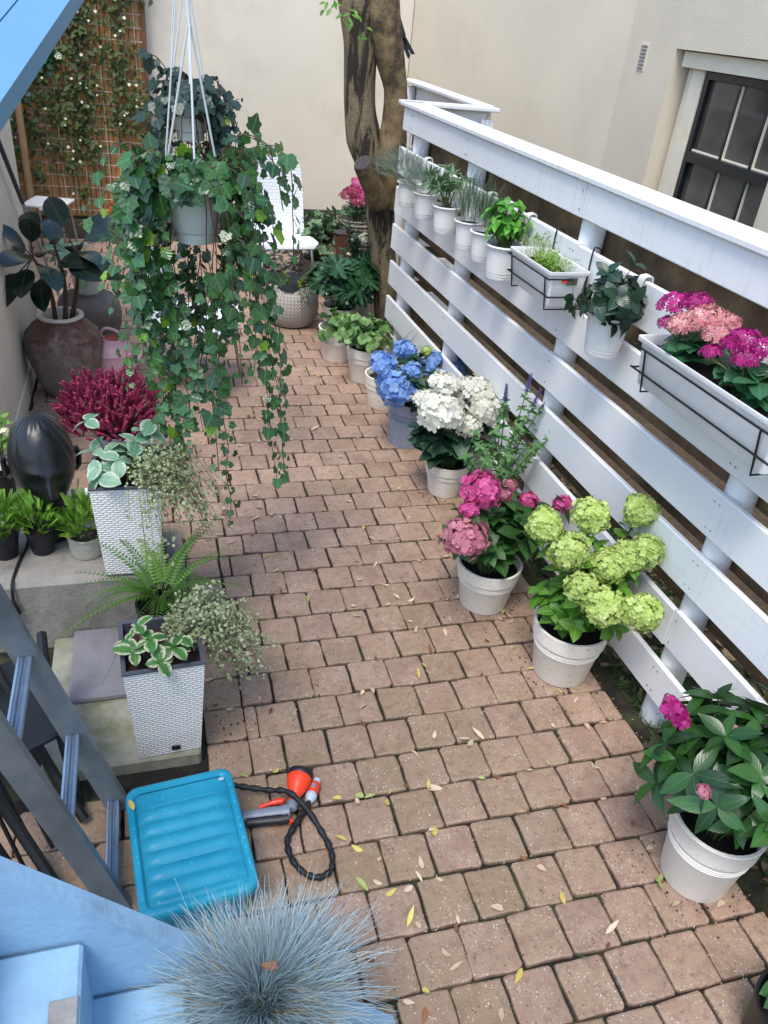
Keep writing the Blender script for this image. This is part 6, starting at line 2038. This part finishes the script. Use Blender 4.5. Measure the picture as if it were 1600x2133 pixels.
o = link('fallen_leaf', lms[(2, 3)] if (2, 3) in lms else list(lms.values())[0], None, None, Matrix.Translation(at(580, 2018, .74)) @ Matrix.Rotation(1.1, 4, 'Z'))
tag(o, 'orange brown leaf caught on top of the blue fescue', 'leaf', 'leaves fallen on the paving')
# crumbs and twigs on the paving
pl_ = []
for i in range(2600):
    y = rng.uniform(.6, 5.0); x = rng.uniform(.08, fence_x(y) - .08) if i < 1500 else fence_x(y) - .06 - abs(rng.gauss(0, .14))
    pl_.append((rng.randrange(2), Matrix.Translation((x, y, .002)) @ Matrix.Rotation(rng.uniform(0, 6.28), 4, 'Z') @ Matrix.Scale(rng.uniform(.4, 1.2), 4)))
V, F, A = merge_tpl([leaf_tpl(.014, .0022, 'lance', 2, .2, -.1), leaf_tpl(.007, .0035, 'ellip', 2, .2, -.1)], pl_, rng)
o = link('plant_crumbs', raw_mesh('plant_crumbs', V, F, A, LF[1][1]), None, 'stuff'); tag(o, 'dry plant crumbs and twigs strewn over the paving', 'debris')
# moss and small weeds in the joints, crumbs of potting soil round the pots
pl_ = []
for i in range(420):
    kr_ = rng.randrange(6, 31); y = 5.2665 - kr_ * D + rng.uniform(-.003, .003)
    x = rng.uniform(.1, fence_x(y) - .09)
    if mnoise.noise(Vector((x * 2.5, y * 2.5, 9))) < .0: continue
    for k in range(rng.randrange(2, 7)):
        pl_.append((0, basis((x + rng.gauss(0, .008), y + rng.gauss(0, .0025), -.01), Vector((rng.uniform(-1, 1), rng.uniform(-1, 1), rng.uniform(.3, 1.0))), (rng.uniform(-1, 1), rng.uniform(-1, 1), .5), rng.uniform(.5, 1.3))))
V, F, A = merge_tpl([leaf_tpl(.016, .004, 'lance', 2, .2, .3)], pl_, rng)
o = link('joint_moss', raw_mesh('joint_moss', V, F, A, G_HYD), None, 'stuff'); tag(o, 'tiny moss and weeds growing in the paving joints', 'moss')
pl_ = []
for (cx, cy, rr_) in ((1.435, 1.945, .12), (1.285, 2.39, .11), (1.415, 3.29, .1), (1.385, 3.86, .13), (1.455, 1.065, .11), (1.35, 4.75, .12), (.0, 1.86, .14)):
    for k in range(90):
        a = rng.uniform(0, 6.28); r_ = rr_ + abs(rng.gauss(0, .05))
        pl_.append((0, Matrix.Translation((cx + math.cos(a) * r_, cy + math.sin(a) * r_, .003)) @ Matrix.Rotation(a * 7, 4, 'Z') @ Matrix.Scale(rng.uniform(.4, 1.4), 4)))
V, F, A = merge_tpl([leaf_tpl(.007, .006, 'ellip', 2, -.8, -.3)], pl_, rng)
o = link('soil_crumbs', raw_mesh('soil_crumbs', V, F, A, leafmat('soil_crumb', '#1a130e', '#3a2c20', vein=0, trans=0, rough=.95)), None, 'stuff'); tag(o, 'dark crumbs of potting soil round the flower pots', 'soil')
# behind the fence
pl_ = []
for i in range(1500):
    y = rng.uniform(.3, 5.6); x = fence_x(y) + rng.uniform(.04, .75)
    pl_.append((rng.randrange(2), Matrix.Translation((x, y, -.045 + rng.uniform(0, .012))) @ Matrix.Rotation(rng.uniform(0, 6.28), 4, 'Z') @ Matrix.Rotation(rng.uniform(-.4, .4), 4, 'Y') @ Matrix.Scale(rng.uniform(.7, 1.5), 4)))
V, F, A = merge_tpl([leaf_tpl(.046, .018, 'lance', 4, .35, .12), leaf_tpl(.05, .022, 'ovate', 4, -.25, -.18)], pl_, rng)
o = link('leaf_litter', raw_mesh('leaf_litter', V, F, A, leafmat('litter', '#4a3626', '#a88f6e', vein=.2, trans=.1, rough=.8)), None, 'stuff'); tag(o, 'brown leaf litter on the dark soil behind the fence', 'leaf litter')
pl_ = []
bl = leaf_tpl(.07, .004, 'lance', 3, .1, .3)
for i in range(14000):
    y = .2 + 3.0 * rng.random() ** 1.2; x = fence_x(y) + rng.uniform(.0, .62)
    if mnoise.noise(Vector((x * 3, y * 2.2, 5))) < -.25 + (y - 1.2) * .16 - (.2 if x - fence_x(y) < .25 else 0): continue
    d = Vector((rng.uniform(-1, 1), rng.uniform(-1, 1), rng.uniform(.4, 1.4)))
    pl_.append((0, basis((x, y, -.055), d, (rng.uniform(-1, 1), rng.uniform(-1, 1), .3), rng.uniform(.5, 1.2))))
V, F, A = merge_tpl([bl], pl_, rng)
o = link('grass', raw_mesh('grass', V, F, A, G_HYD), None, 'stuff'); tag(o, 'patches of green grass behind the white fence', 'grass')
